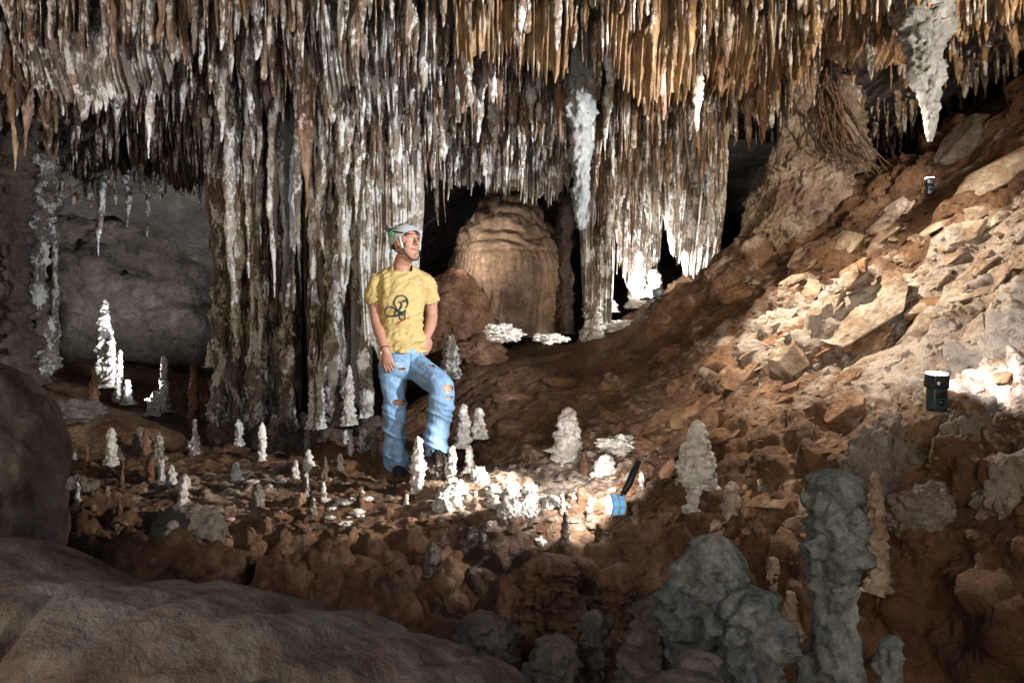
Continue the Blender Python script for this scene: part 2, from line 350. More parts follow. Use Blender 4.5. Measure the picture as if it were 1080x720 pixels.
def curtain(name, px0, px1, Y0, Y1, tip, jag, mat, seed, thick=.16, top=None, nu=None, label=None, group=None, cat='stone curtain', to_ground=False, flute=1.0):
    """fused fluted mass of dripstone between two points: closed sheet whose lower edge breaks into points"""
    R = np.random.RandomState(seed)
    a = P(px0, 0, Y0); b_ = P(px1, 0, Y1); Lw = (b_ - a).length; w2 = (Lw, )
    nu = nu or int(np.clip(Lw * 190, 40, 420)); nv = 80
    uu = np.linspace(0, 1, nu); s = uu * Lw
    def teeth(freq, sd):
        ph = s * freq + fbm(np.stack([s * 3, s * 0 + sd, s * 0], 1), 2, sd) * .8
        k = np.floor(ph).astype(np.int64); f = np.abs((ph - k) * 2 - 1)
        return (1 - f), _h(k, k * 0, k * 0, sd)
    t1, h1 = teeth(13, seed % 50); t2, h2 = teeth(34, seed % 50 + 3)
    lens = jag * (.55 * t1 * h1 + .45 * t2 * h2 * 1.1 + .35 * (fbm(np.stack([s * 2.2, s * 0, s * 0 + 3], 1), 3, seed % 71)))
    edge = np.minimum(uu, 1 - uu); env = np.clip(edge / .12, 0, 1) ** .6
    xs = a.x + (b_.x - a.x) * uu; ys = a.y + (b_.y - a.y) * uu + fbm(np.stack([s * 1.4, s * 0, s * 0 + 8], 1), 3, seed % 61) * .16
    tp = np.interp(uu, np.linspace(0, 1, len(tip)), tip)
    zt = (ceil_z(xs, ys) + .12) if top is None else np.full(nu, CAMZ + (360 - top) / 720 * (Y0 + Y1) / 2)
    zb0 = CAMZ + (360 - tp) / 720 * ys
    zb = zb0 - lens
    if not to_ground: zb = zb + (1 - env) * (zt - zb) * .35
    v_ = np.linspace(0, 1, nv)
    zz = zt[:, None] + (zb - zt)[:, None] * v_[None]
    th_ = thick * np.clip(edge / .05, 1e-5, 1)[:, None] ** .5 * ((1 - v_ ** 3 * (0 if to_ground else 1)) * .95 + .03)[None]
    fl = (.05 * t1 * (.4 + h1) + .028 * t2)[:, None] * np.clip(v_ * 4, .3, 1)[None] * flute * (1 if to_ground else (1 - v_ ** 8)[None])
    pts = np.stack([np.repeat(xs[:, None], nv, 1), np.repeat(ys[:, None], nv, 1), zz], -1)
    q = pts.reshape(-1, 3)
    nz_ = (fbm(q * np.array([9, 9, 1.6]), 4, seed % 41) * .09 + fbm(q * np.array([24, 24, 7]), 3, 5) * .035 + np.clip(fbm(q * np.array([1.6, 1.6, 3]), 3, 6), -1, 1) * .1).reshape(nu, nv) * flute
    fr = pts.copy(); bk = pts.copy()
    sc_ = np.clip(th_ / thick, 0, 1)
    fr[..., 1] -= th_ + fl * sc_ ** .5 + nz_ * sc_; bk[..., 1] += th_ + .03 * sc_
    ring = np.concatenate([fr, bk[:, ::-1]], 1)
    Vv = ring.reshape(-1, 3)
    o = mesh(name, Vv, grid_faces(nu, 2 * nv, True)[:, ::-1], mat)
    return tag(o, label, cat, group)

# ------------------------------------------------------------------ fused masses
cur = 'fused stone curtains of the ceiling'
curtain('stone_curtain', 250, 312, 6.9, 6.7, [462, 470, 455], .05, M['greydrip'], 5, .2, label='broad grey fused curtain reaching the floor by the longest white icicle', group=cur, to_ground=True, flute=1.6)
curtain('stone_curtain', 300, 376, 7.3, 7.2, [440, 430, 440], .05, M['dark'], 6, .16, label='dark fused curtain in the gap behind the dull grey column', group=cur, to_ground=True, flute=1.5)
curtain('stone_curtain', 334, 368, 6.5, 6.45, [455, 460], .05, M['greydrip'], 7, .15, label='narrow grey fused curtain around the dull grey column', group=cur, to_ground=True, flute=1.4)
curtain('stone_curtain', 376, 448, 6.1, 6.15, [330, 400, 270], .25, M['white'], 8, .17, label='white crusted fused column right behind the man', group=cur)
curtain('stone_curtain', 430, 610, 6.7, 6.9, [196, 180, 190, 200, 190], .28, M['greydrip'], 12, .16, label='jagged fringe of fused stalactites above the dark recess with the banded dome', group=cur)
curtain('stone_curtain', 632, 715, 6.5, 6.7, [235, 205, 220, 225], .4, M['white'], 15, .17, label='shaggy curtain lit white above the right foot of the recess', group=cur)
curtain('stone_curtain', 700, 762, 6.5, 6.4, [262, 255, 240], .25, M['white'], 18, .17, label='wide white curtain ending just above the slope crest', group=cur)
curtain('stone_curtain', 752, 838, 6.0, 5.9, [150, 110, 100, 80], .3, M['ochre'], 21, .16, label='short ochre curtain left of the rough rock pillar', group=cur)
curtain('stone_curtain', 870, 975, 5.3, 5.1, [66, 52, 62, 40], .16, M['ochre'], 24, .15, label='short tan curtain between rock pillar and big pale stalactite', group=cur)
curtain('stone_curtain', 1000, 1150, 5.0, 4.9, [18, 30, 50, 60], .14, M['ochre'], 27, .15, label='ochre curtain filling the upper right corner', group=cur)
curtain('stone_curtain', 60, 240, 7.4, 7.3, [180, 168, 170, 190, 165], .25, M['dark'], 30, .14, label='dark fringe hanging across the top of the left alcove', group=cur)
curtain('stone_curtain', -60, 130, 4.7, 4.9, [95, 70, 60, 45], .3, M['rust'], 36, .14, label='rusty brown curtain high at the left edge', group=cur)
curtain('stone_curtain', 460, 640, 5.2, 5.4, [75, 60, 90, 60], .28, M['greydrip'], 39, .14, label='grey brown curtain high above the recess', group=cur)
curtain('stone_curtain', 640, 860, 5.0, 5.1, [70, 100, 80, 60], .25, M['ochre'], 42, .14, label='golden brown curtain high over the slope', group=cur)
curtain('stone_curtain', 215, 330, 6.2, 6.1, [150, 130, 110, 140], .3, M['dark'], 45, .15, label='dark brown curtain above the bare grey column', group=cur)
curtain('stone_curtain', 320, 480, 5.5, 5.6, [110, 140, 120, 90], .3, M['greydrip'], 48, .14, label='grey curtain below the bare ceiling patch left of the man', group=cur)

curtain('stone_curtain', 612, 648, 6.5, 6.6, [330, 352, 340], .06, M['greydrip'], 61, .12, label='grey ribbed curtain reaching down beside the cream column', group=cur, flute=1.4)
curtain('stone_curtain', 640, 700, 6.9, 7.1, [262, 285, 270], .35, M['greydrip'], 62, .12, label='shaded grey curtain behind the tall pale crest stalagmite', group=cur, flute=1.4)
curtain('stone_curtain', 716, 764, 6.7, 6.5, [292, 286, 270], .2, M['white'], 63, .12, label='long white curtain nearly touching the slope crest', group=cur, flute=1.4)
curtain('stone_curtain', 10, 200, 4.25, 4.4, [45, 70, 95, 60, 50], .4, M['greydrip'], 64, .1, label='grey brown curtain at the top left nearest the camera', group=cur, flute=1.4)
curtain('stone_curtain', 330, 470, 4.6, 4.7, [70, 95, 60], .35, M['greydrip'], 65, .1, label='pale grey curtain at the top above the man', group=cur, flute=1.4)
curtain('stone_curtain', 480, 600, 4.4, 4.5, [70, 40, 80], .3, M['ochre'], 66, .1, label='tan curtain at the top left of the smooth tall stalactite', group=cur, flute=1.4)
curtain('stone_curtain', 640, 800, 4.3, 4.5, [60, 95, 55, 70], .3, M['ochre'], 67, .1, label='golden curtain at the top right of the smooth tall stalactite', group=cur, flute=1.4)
# ------------------------------------------------------------------ individual stalactites
def stal(px, tip_py, Y, wpx, mat, label=None, group=None, seed=None, zt=None, **k):
    seed = seed if seed is not None else rnd.randrange(10 ** 6)
    x = (px - 540) / 720 * Y; z_tip = CAMZ + (360 - tip_py) / 720 * Y
    top = (float(ceil_z(x, Y)[0]) + .06) if zt is None else zt
    L = max(top - z_tip, .08); r0 = wpx / 720 * Y / 2
    o = spike('stalactite', (x, Y, top), L, r0, seed, mat, **k)
    return tag(o, label, 'stalactite', group)
def column(px, top_py, bot_py, Y, wpx, mat, label, **k):
    x = (px - 540) / 720 * Y
    top = float(ceil_z(x, Y)[0]) + .08 if top_py is None else P(px, top_py, Y).z
    bot = P(px, bot_py, Y).z - .08
    k = {**dict(column=1.0, shag=.5, na_=26, nt=150, wob=.05), **k}
    o = spike('stone_column', (x, Y, top), top - bot, wpx / 720 * Y / 2, rnd.randrange(10 ** 6), mat, **k)
    return tag(o, label, 'column', 'floor to ceiling columns')
column(232, None, 470, 6.8, 21, M['greydrip'], 'bare straight grey column on the right side of the left alcove')
column(57, None, 378, 6.6, 9, M['greydrip'], 'thin brown stone pole left of the alcove', shag=.2, na_=14)
column(14, None, 400, 5.9, 40, M['dark'], 'thick dark knobbly column at the left edge', rock_lump=.9, wob=.2)
column(40, 165, 395, 6.3, 26, M['greydrip'], 'grey column with shelf like drips beside the thick dark one', rock_lump=.9, shag=1.1, wob=.2)
column(352, None, 470, 6.2, 24, M['greydrip'], 'dull grey column standing left of the man', shag=.6)
column(386, 150, 462, 6.25, 17, M['white'], 'slim white sided column just left of the man', shag=.5)
column(272, 190, 455, 6.5, 24, M['greydrip'], 'ridged grey brown column in the left curtain')
column(303, 250, 470, 6.4, 20, M['greydrip'], 'low grey column beneath the long white icicle')
column(626, 195, 358, 6.6, 24, M['white'], 'cream fluted column standing on the slope crest', shag=.8)
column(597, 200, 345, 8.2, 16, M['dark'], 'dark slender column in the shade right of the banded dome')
# the smooth tall grey column in the middle
o = spike('stalactite', P(612, -60, 4.8), 2.02, .11, 91, M['pale'], shag=.35, na_=30, nt=150, taper=.45, lump=.25, wob=.05)
tag(o, 'smooth tall bluish grey stalactite hanging over the right side of the recess', 'stalactite', 'large hanging stalactites')
# the big pale one by itself at the right
o = spike('stalactite', P(981, -35, 3.9), 1.0, .165, 133, M['pale'], shag=.45, na_=40, nt=130, taper=1.25, lump=.22, wob=.06, rock_lump=.25)
tag(o, 'big pale bluish stalactite with thick shoulders hanging before the dark right hollow', 'stalactite', 'large hanging stalactites')
S = [  # px, tip, Y, width, mat, label
 (160,168,4.6,15,'white','long white pointed stalactite alone before the dark left ceiling'),
 (189,62,4.3,11,'ochre','orange brown smooth stalactite at the upper left'),
 (194,128,4.9,13,'white','white jagged stalactite right of the orange brown one'),
 (235,150,5.1,15,'white','pale double tipped stalactite above the bare grey column'),
 (262,130,5.0,16,'greydrip','broad grey stalactite left of the bare ceiling patch'),
 (272,186,5.6,10,'white','slim white stalactite over the left end of the grey curtain'),
 (302,331,6.0,17,'pale','longest bluish white icicle in the left curtain, beside no other of its size'),
 (289,290,6.1,9,'white','thin white stalactite just left of the longest bluish white icicle'),
 (324,229,5.4,15,'rust','pinkish brown stalactite with a smooth point left of the man'),
 (340,270,6.0,14,'white','white blotched stalactite right of the pinkish brown one'),
 (366,300,5.9,13,'white','long white stalactite between grey column and slim white column'),
 (378,236,5.6,12,'white','white rippled stalactite above and left of the helmet'),
 (400,225,5.5,13,'greydrip','grey stalactite hanging straight above the yellow shirt shoulder'),
 (418,215,5.4,14,'white','broad white stalactite right above the helmet'),
 (460,238,6.4,9,'white','thin white stalactite over the dark gap right of the helmet'),
 (474,212,6.4,9,'greydrip','short grey spike left of the banded dome top'),
 (536,195,6.3,8,'white','thin spike pointing at the top of the banded dome'),
 (551,212,6.3,8,'white','thinnest long white stalactite in front of the banded dome'),
 (505,150,5.3,15,'white','white crusted stalactite high over the left edge of the banded dome'),
 (560,130,5.3,15,'white','knobbly white stalactite with a bulging middle over the recess'),
 (521,165,5.6,16,'white','thick white rippled stalactite above the banded dome'),
 (590,150,5.3,14,'rust','orange toned stalactite left of the smooth tall grey one'),
 (645,290,6.3,13,'white','long ribbed stalactite right of the smooth tall grey one'),
 (668,262,6.3,12,'rust','brown tipped stalactite just above the tall pale stalagmite'),
 (690,275,6.2,14,'white','bright white stalactite hanging above the tripod flash'),
 (712,280,6.2,13,'white','white ribbed stalactite left of the wide white curtain'),
 (752,262,6.1,12,'white','right most white stalactite touching the slope crest'),
 (771,140,5.3,16,'greydrip','grey stalactite with shaggy skirt left of the dark hollow'),
 (788,158,5.4,17,'rust','carrot shaped rusty stalactite before the dark hollow'),
 (805,150,5.4,19,'ochre','fat scaly ochre stalactite with several points'),
 (816,75,4.3,9,'pale','pale blue grey spike in front of the golden curtain'),
 (735,190,5.6,16,'ochre','ochre streaked stalactite left of the fat scaly one'),
 (722,120,4.8,15,'ochre','golden stalactite above the wide white curtain'),
 (680,110,4.7,13,'ochre','golden brown stalactite right of the smooth tall grey one'),
 (917,85,5.1,17,'greydrip','crusted pale stalactite right of the rock pillar'),
 (906,72,5.2,8,'greydrip','small thin spike beside the rock pillar'),
 (943,68,5.0,12,'ochre','tan pointed stalactite left of the big pale one'),
 (1003,58,4.8,8,'ochre','thin ochre spike right of the big pale stalactite'),
 (1040,45,4.6,14,'ochre','broad ochre stalactite in the upper right corner'),
 (1070,62,4.6,18,'ochre','wide ochre stub at the right edge'),
 (30,165,5.0,13,'rust','rusty stalactite hanging by the left edge column'),
 (12,180,4.6,10,'ochre','orange spike at the extreme left'),
 (62,120,4.6,15,'white','pale tapering stalactite near the left edge'),
 (45,70,4.2,17,'rust','thick reddish stalactite in the upper left'),
 (100,90,4.4,18,'rust','broad tan stalactite over the left alcove'),
 (133,110,4.9,12,'greydrip','grey stalactite left of the long white pointed one'),
 (53,250,6.4,8,'rust','brown spike beside the thin stone pole'),
 (108,270,7.9,7,'white','thin white straw hanging over the left alcove'),
 (135,240,7.9,7,'white','short white straw in the middle of the alcove mouth'),
 (157,250,7.9,6,'white','white straw right of the alcove middle'),
 (219,265,7.4,7,'rust','dark straw at the right corner of the alcove'),
]
for px, tp, Y, wd_, mt, lab in S: stal(px, tp, Y, wd_ * 1.15, M[mt], lab, 'named stalactites of the ceiling', shag=rnd.uniform(.4, .9), na_=18)
# fields of look-alikes
FIELDS = [ # px0, px1, Y0, Y1, tip0, tip1, w0, w1, count, mats, label, group
 (-20,130,4.0,5.4,60,140,8,16,26,['rust','rust','greydrip'],'x in the crowd at the upper left'),
 (120,330,4.0,5.6,20,130,7,14,34,['rust','greydrip','greydrip','white'],'x in the crowd over the left alcove'),
 (210,330,5.6,6.6,150,250,7,13,14,['dark','greydrip','white'],'x in the dark gap above the grey curtain'),
 (240,400,5.6,6.4,250,400,7,13,20,['greydrip','white','white','dark'],'x in the row hanging before the grey curtain'),
 (340,470,4.6,6.2,90,210,8,15,30,['white','white','greydrip'],'x in the crowd above the man'),
 (455,610,4.6,6.6,70,195,7,13,36,['greydrip','rust','white'],'x in the fringe over the domed recess'),
 (620,760,4.4,6.5,80,235,7,14,34,['ochre','rust','white','greydrip'],'x in the crowd over the slope crest'),
 (750,860,4.2,5.8,40,135,8,15,22,['ochre','ochre','rust'],'x in the crowd left of the rock pillar'),
 (860,972,4.2,5.6,35,66,8,15,26,['ochre','ochre','rust'],'x in the row right of the rock pillar'),
 (995,1130,4.0,5.6,25,58,9,16,24,['ochre','ochre','greydrip'],'x in the row at the upper right corner'),
]
CN = {'rust': 'reddish', 'greydrip': 'grey', 'white': 'whitish', 'ochre': 'ochre', 'dark': 'dark'}
for (x0, x1, Y0, Y1, t0, t1, w0, w1, n_, ms, lab) in FIELDS:
    place = 'the ' + lab.split(' the ', 1)[1] if ' in the ' not in lab else 'the ' + lab.split(' in the ', 1)[1]
    for k in range(n_):
        Y = rnd.uniform(Y0, Y1); f = (Y - Y0) / (Y1 - Y0)
        tp = t0 + (t1 - t0) * min(1, max(0, .75 * f + rnd.uniform(-.1, .35)))
        mm = rnd.choice(ms); wv_ = rnd.uniform(w0, w1); pxx_ = x0 + (x1 - x0) * (k + rnd.random()) / n_
        o = stal(pxx_, tp, Y, wv_, M[mm], lab, lab, shag=rnd.uniform(.5, 1.2), taper=rnd.uniform(.35, .9), na_=18, nt=int(20 + 75 * rnd.uniform(.7, 1)))
        later(o, pxx_, tp, CN[mm], 'stalactite', place, wv_)
# the countless rest: straws and small drips, one mass
VS, FS, off = [], [], 0
TINT = []
MASS = [ # px0 px1 Y0 Y1 tip0 tip1 count tint
 (-60,330,3.6,5.2,-5,120,210),(-60,330,5.2,7.0,70,195,300),(60,235,7.0,8.4,170,222,150),(330,620,3.8,5.2,-5,130,150),(330,470,5.2,6.6,120,235,150),
 (450,620,5.2,7.2,110,200,190),(620,870,3.8,5.2,-5,130,170),(620,765,5.2,6.8,110,270,190),(750,860,5.2,6.6,90,165,80),(850,1150,3.8,5.6,0,60,420),(870,1100,7.2,9,60,130,90),(865,1110,5.9,7.3,50,100,190),(-330,-40,3.8,6.2,20,170,260),(1110,1400,3.6,5.6,-60,30,200),(240,400,6.0,6.5,200,330,90)]
for (x0, x1, Y0, Y1, t0, t1, n_) in MASS:
    for k in range(n_):
        Y = rnd.uniform(Y0, Y1); f = (Y - Y0) / (Y1 - Y0); px = rnd.uniform(x0, x1)
        tp = t0 + (t1 - t0) * min(1, max(0, .7 * f + rnd.uniform(-.1, .35)))
        x = (px - 540) / 720 * Y; top = float(ceil_z(x, Y)[0]) + .05; L = top - (CAMZ + (360 - tp) / 720 * Y)
        if L < .06: L = rnd.uniform(.08, .3)
        L = min(L, 1.9)
        Vs, Fs = spike_arrays(L, rnd.choice([rnd.uniform(.006, .014), rnd.uniform(.009, .024), rnd.uniform(.02, .04)]), rnd.randrange(10 ** 6), nt=int(12 + L * 34), na_=8, shag=.9, taper=rnd.uniform(.3, .9))
        Vs += np.array([x, Y, top]); VS.append(Vs); FS.append(Fs[:, ::-1] + off); off += len(Vs)
        TINT.append(np.full(len(Vs), (px / 1080) * .6 + rnd.uniform(-.2, .2)))
M['massdrip'] = rock_mat('mixed_dripstone', [(.08, .05, .035), (.22, .15, .1), (.4, .31, .24)], patch=6, zs=.6, fine=60, bump=1., vstr=1.2, crust=(.74, .7, .64), crust_at=.74, crust_scale=42, tint=(.5, .29, .12))
o = mesh('stalactite_fringe', np.concatenate(VS), np.concatenate(FS), M['massdrip'], cola=np.concatenate(TINT))
tag(o, 'countless small straws and drips filling the ceiling between the stalactites', 'small stalactites', kind='stuff')

# ------------------------------------------------------------------ rounded rock builder (cube sphere)
def blob_arrays(n=20):
    V_, F_, o_ = [], [], 0
    g = np.linspace(-1, 1, n); a, b_ = np.meshgrid(g, g, indexing='ij'); a = np.tan(a * np.pi / 4); b_ = np.tan(b_ * np.pi / 4)
    one = np.ones_like(a)
    for ax, sg in ((0, 1), (0, -1), (1, 1), (1, -1), (2, 1), (2, -1)):
        q = [None] * 3; q[ax] = one * sg; q[(ax + 1) % 3] = a if sg > 0 else b_; q[(ax + 2) % 3] = b_ if sg > 0 else a
        p = np.stack(q, -1).reshape(-1, 3); p /= np.linalg.norm(p, axis=1, keepdims=True)
        V_.append(p); F_.append(grid_faces(n, n) + o_); o_ += n * n
    return np.concatenate(V_), np.concatenate(F_)
_BL = {}
def rock(name, loc, size, mat, seed, rot=(0, 0, 0), n=20, rough=.25, freq=1.6, bulge=0, bf=3.0, flat=0.0, ang=0.0, fine=.04, parent=None):
    if n not in _BL: _BL[n] = blob_arrays(n)
    D0, F0 = _BL[n]; R = np.random.RandomState(seed); o3 = R.rand(3) * 40
    r = 1 + fbm(D0 * freq + o3, 4, seed % 83) * rough * 1.6 + fbm(D0 * freq * 6 + o3, 3, 7) * fine
    if bulge: r = r + np.clip(.65 - worley(D0 * bf + o3, 9), 0, 1) * bulge
    p = D0 * r[:, None]
    if ang:   # chip the stone with random planes
        for k in range(13):
            nn = R.normal(size=3); nn /= np.linalg.norm(nn); dpl = R.uniform(.42, .8)
            over = np.clip(p @ nn - dpl, 0, 9); p = p - nn[None] * (over * ang)[:, None]
    if flat: p[:, 2] = np.sign(p[:, 2]) * np.abs(p[:, 2]) ** (1 - flat * .5)
    p = p * np.array(size)
    Rm = np.array(Matrix.Rotation(rot[2], 3, 'Z') @ Matrix.Rotation(rot[1], 3, 'Y') @ Matrix.Rotation(rot[0], 3, 'X'))
    p = p @ Rm.T
    o = mesh(name, p, F0, mat); o.location = loc
    bm = bmesh.new(); bm.from_mesh(o.data); bmesh.ops.remove_doubles(bm, verts=bm.verts, dist=1e-5)
    bmesh.ops.recalc_face_normals(bm, faces=bm.faces); bm.to_mesh(o.data); bm.free()
    if parent: o.parent = parent
    return o

# foreground boulders
o = rock('boulder', (-.80, 1.44, -.24), (1.30, .60, .72), M['smooth'], 3, n=170, rough=.1, freq=1.3, fine=.012, rot=(0, math.radians(6), math.radians(-6)))
# worn scallop grooves across its top
me = o.data; co = np.empty(len(me.vertices) * 3); me.vertices.foreach_get('co', co); co = co.reshape(-1, 3)
ph = (co[:, 0] * 1.0 - co[:, 1] * .55) * 17 + fbm(co * 1.6, 3, 4) * 3.0
mk = ss(-.35, .1, co[:, 0]) * ss(1.1, .7, co[:, 0])
co[:, 2] += (np.abs(np.sin(ph)) ** .6 - .6) * .024 * mk + fbm(co * 7, 5, 40, .6) * .016 - np.clip(.22 - worley(co * 9, 4), 0, 1) * .06 * (vnoise(co * 2.2, 8) > .1)
crk = np.abs(co[:, 0] + .17 + fbm(co * 3, 3, 12) * .12); co[:, 2] -= .03 * np.exp(-(crk / .012) ** 2) * ss(.1, -.1, co[:, 1])
me.vertices.foreach_set('co', co.ravel()); me.update()
tag(o, 'huge smooth grey brown boulder with scalloped grooves filling the lower left foreground', 'boulder')
o = rock('boulder', (-2.5, 2.7, .1), (.6, .7, .86), M['smooth'], 9, n=80, rough=.12, freq=1.5, bulge=.12, bf=3, rot=(0, .25, 0)); tag(o, 'tall rounded brown boulder at the left edge behind the smooth one', 'boulder')
o = rock('boulder', P(0, 640, 2.3), (.6, .4, .16), M['smooth'], 10, n=50, rough=.12, freq=1.5, rot=(0, .35, 0)); tag(o, 'sloping brown foot of rock between the tall left boulder and the smooth boulder', 'boulder')

# foreground grey stalagmites
def stag(px, base_py, top_py, wpx, mat, label, Y=None, group=None, taper=.55, lean=(0, 0), rl=.9, shag=.15, wob=.08, n_=26, tip=.3, name='stalagmite', parent=None, cat='stalagmite', lump=.10):
    p = hit(px, base_py) if Y is None else P(px, base_py, Y)
    H = (base_py - top_py) / 720 * p.y + .05
    o = spike(name, (p.x, p.y + wpx / 1440 * p.y * .5, p.z - .07), H + .02, wpx / 720 * p.y / 2 * .92, rnd.randrange(10 ** 6), mat, up=True, lean=lean, taper=taper, rock_lump=rl, shag=shag, wob=wob, na_=n_, nt=int(np.clip(H * 160, 34, 130)), tip=tip, lump=lump)
    # round the top over
    me = o.data; c_ = np.empty(len(me.vertices) * 3); me.vertices.foreach_get('co', c_); c_ = c_.reshape(-1, 3)
    zt = c_[:, 2].max(); t_ = np.clip((c_[:, 2] / zt - .9) / .1, 0, 1); cen = c_[-n_:, :2].mean(0)
    c_[:, :2] *= (1 + ((.45 if wpx < 40 else .12) if n_ < 30 else .25) * np.exp(-c_[:, 2] / zt / .13))[:, None]
    f = np.sqrt(np.clip(1 - t_ ** 2, 0, 1)); c_[:, :2] = cen * t_[:, None] + c_[:, :2] * (1 - t_[:, None]) + (c_[:, :2] - cen) * (t_ * f)[:, None]
    me.vertices.foreach_set('co', c_.ravel()); me.update()
    return tag(o, label, cat, group) if parent is None else o
stag(885, 760, 497, 56, M['bluegrey'], 'tall thick blue grey stalagmite standing in the right foreground', Y=1.75, taper=.22, n_=64, tip=.75, rl=.22, lump=.3)
stag(760, 790, 570, 92, M['bluegrey'], 'broad rounded blue grey stalagmite mound in the foreground', Y=1.8, taper=.4, n_=64, tip=.4, rl=.3, lump=.3)
stag(800, 790, 628, 80, M['bluegrey'], 'lower blue grey mound leaning against the broad one from the right', Y=1.7, taper=.3, n_=56, tip=.5, rl=.3, lump=.25)
stag(690, 790, 640, 70, M['grey'], 'low grey mound left of the broad blue grey one', Y=1.95, taper=.35, n_=50, tip=.5, rl=.7)
stag(932, 770, 674, 34, M['bluegrey'], 'small pale knob beside the tall thick stalagmite', Y=1.7, taper=.3, n_=40, tip=.5, rl=.6, lean=(.15, 0))
stag(742, 790, 692, 64, M['grey'], 'round pale dome at the bottom edge of the foreground', Y=1.5, taper=.3, n_=40, tip=.6, rl=.2)
stag(625, 760, 648, 44, M['grey'], 'knobbly grey stalagmite rising from the pit in the middle', Y=2.3, taper=.4, n_=44, tip=.5)
stag(590, 770, 682, 70, M['grey'], 'low rounded grey hump in the pit right of the smooth boulder', Y=2.2, taper=.35, n_=44, tip=.5, rl=.3)
stag(533, 710, 608, 30, M['brown'], 'slim brown grey stalagmite in the shaded pit', Y=2.75, taper=.35, n_=36, tip=.55, rl=.5)
stag(510, 740, 656, 70, M['grey'], 'wide grey mound at the foot of the slim pit stalagmite', Y=2.65, taper=.3, n_=44, tip=.5, rl=.4)
stag(660, 720, 600, 60, M['brown'], 'brown mound below the lantern against the ledge', Y=3.0, taper=.4, n_=44, tip=.5, rl=.9)
stag(580, 700, 590, 74, M['brown'], 'bulbous brown buttress under the lantern ledge', Y=3.15, taper=.3, n_=50, tip=.5, rl=.9)
stag(740, 800, 725, 90, M['grey'], 'grey rock hump along the bottom edge', Y=1.4, taper=.3, n_=40, tip=.6, rl=.2)

SG = [ # px base top w mat label Y
 (440,522,460,17,'popcorn','tall narrow white stalagmite in front of the man between his feet',4.2),
 (428,547,521,10,'popcorn','short white peg below the tall narrow one',4.0),
 (463,512,474,15,'greydrip','grey brown stump hiding the raised shoe of the man',4.4),
 (476,507,470,14,'popcorn','white popcorn stalagmite right of the raised shoe',4.35),
 (495,490,470,14,'popcorn','small white knob right of the popcorn stalagmite',4.6),
 (488,462,426,16,'popcorn','upright white calcite lump right of the knee',4.9),
 (505,452,430,18,'popcorn','white calcite lump leaning right beside the upright lump',4.95),
 (600,488,430,34,'popcorn','cream coral textured cone on the ledge below the broken brown stump',4.5),
 (740,524,444,64,'popcorn','broad white cone with a brown tip at the foot of the slope',3.55),
 (725,548,503,13,'greydrip','thin pale peg left under the broad white cone',3.6),
 (677,548,498,11,'greydrip','thin pale post right of the lantern',3.75),
 (640,508,480,34,'popcorn','round white boss behind the lantern handle',4.1),
 (775,572,508,28,'slab','pointed tan stalagmite with ribbed foot below the broad white cone',3.35),
 (818,625,588,18,'slab','short ribbed tan stalagmite among the brown lumps',3.0),
 (836,655,624,20,'slab','round tan knob near the tall thick foreground stalagmite',2.8),
 (928,605,498,22,'slab','tall narrow tan stalagmite against the lumpy right bank',2.62),
 (672,318,256,19,'popcorn','tall pale stalagmite on the slope crest beside the tripod flash',6.9),
 (691,306,283,20,'popcorn','squat white stalagmite right of the tall pale crest one',6.9),
 (647,322,316,12,'popcorn','tiny white knob left of the tripod flash',6.9),
 (107,402,314,20,'popcorn','tallest white knobbly stalagmite in the far left alcove',7.9),
 (116,402,354,14,'popcorn','second white stalagmite fused beside the tallest alcove one',7.85),
 (125,418,368,9,'popcorn','slim straight white stalagmite right of the alcove pair',7.85),
 (133,420,400,10,'popcorn','little bright stalagmite nearest the alcove lamp on its left',7.8),
 (171,428,374,11,'popcorn','slender brightly lit stalagmite standing before the alcove lamp',7.5),
 (161,432,412,14,'popcorn','small glowing white stalagmite at the alcove lamp',7.45),
 (204,455,380,12,'brown','dark brown stalagmite right of the alcove lamp',7.2),
 (220,380,360,6,'popcorn','tiny white tip at the left flank of the bare grey column',7.0),
 (97,440,390,12,'brown','brown stalagmite in shade under the tallest alcove one',7.0),
 (68,470,451,9,'popcorn','small white stalagmite left of the block shaped one',5.6),
 (77,492,477,12,'popcorn','low white lump under the small left stalagmite',5.2),
 (115,497,451,16,'popcorn','block shaped white stalagmite on the left floor',5.0),
 (166,476,458,11,'greydrip','small grey white peg right of the block shaped one',5.4),
 (204,478,442,11,'greydrip','square grey post on the left floor',5.8),
 (276,486,445,10,'popcorn','narrow white stalagmite at the foot of the grey curtain',5.4),
 (248,515,488,15,'popcorn','egg shaped white stalagmite alone on the brown floor',4.6),
 (193,533,500,14,'popcorn','white crusted stalagmite nearest the front of the left group',4.1),
 (179,520,490,13,'popcorn','leaning white stalagmite in the middle of the left group',4.2),
 (168,510,482,12,'greydrip','tan stalagmite at the back of the left group',4.3),
 (157,530,508,12,'greydrip','short brown stub at the left end of the left group',4.2),
 (311,510,485,9,'popcorn','thin white stalagmite left of the man',4.6),
 (315,562,520,24,'brown','dark brown cone on the ledge left of the man',3.9),
 (372,575,556,18,'brown','low brown bump on the ledge edge under the man',3.7),
 (455,590,575,20,'grey','pale round knob on the face of the ledge',3.45),
 (509,585,562,16,'grey','white capped nub on the ledge edge in the middle',3.6),
 (367,440,385,12,'popcorn','white stalagmite at the base of the dull grey column',6.0),
 (288,470,437,16,'greydrip','grey stub at the base of the grey curtain',6.1),
 (328,444,400,9,'popcorn','thin bright white post on the grey curtain foot',6.0),
 (338,448,380,10,'popcorn','bright white rib standing right of the thin white post',6.0),
 (475,392,352,20,'greydrip','knobbly brown stalagmite just right of the hand on the hip',6.5),
 (358,492,478,10,'grey','flat white pebble like knob left of the boots',4.9),
]
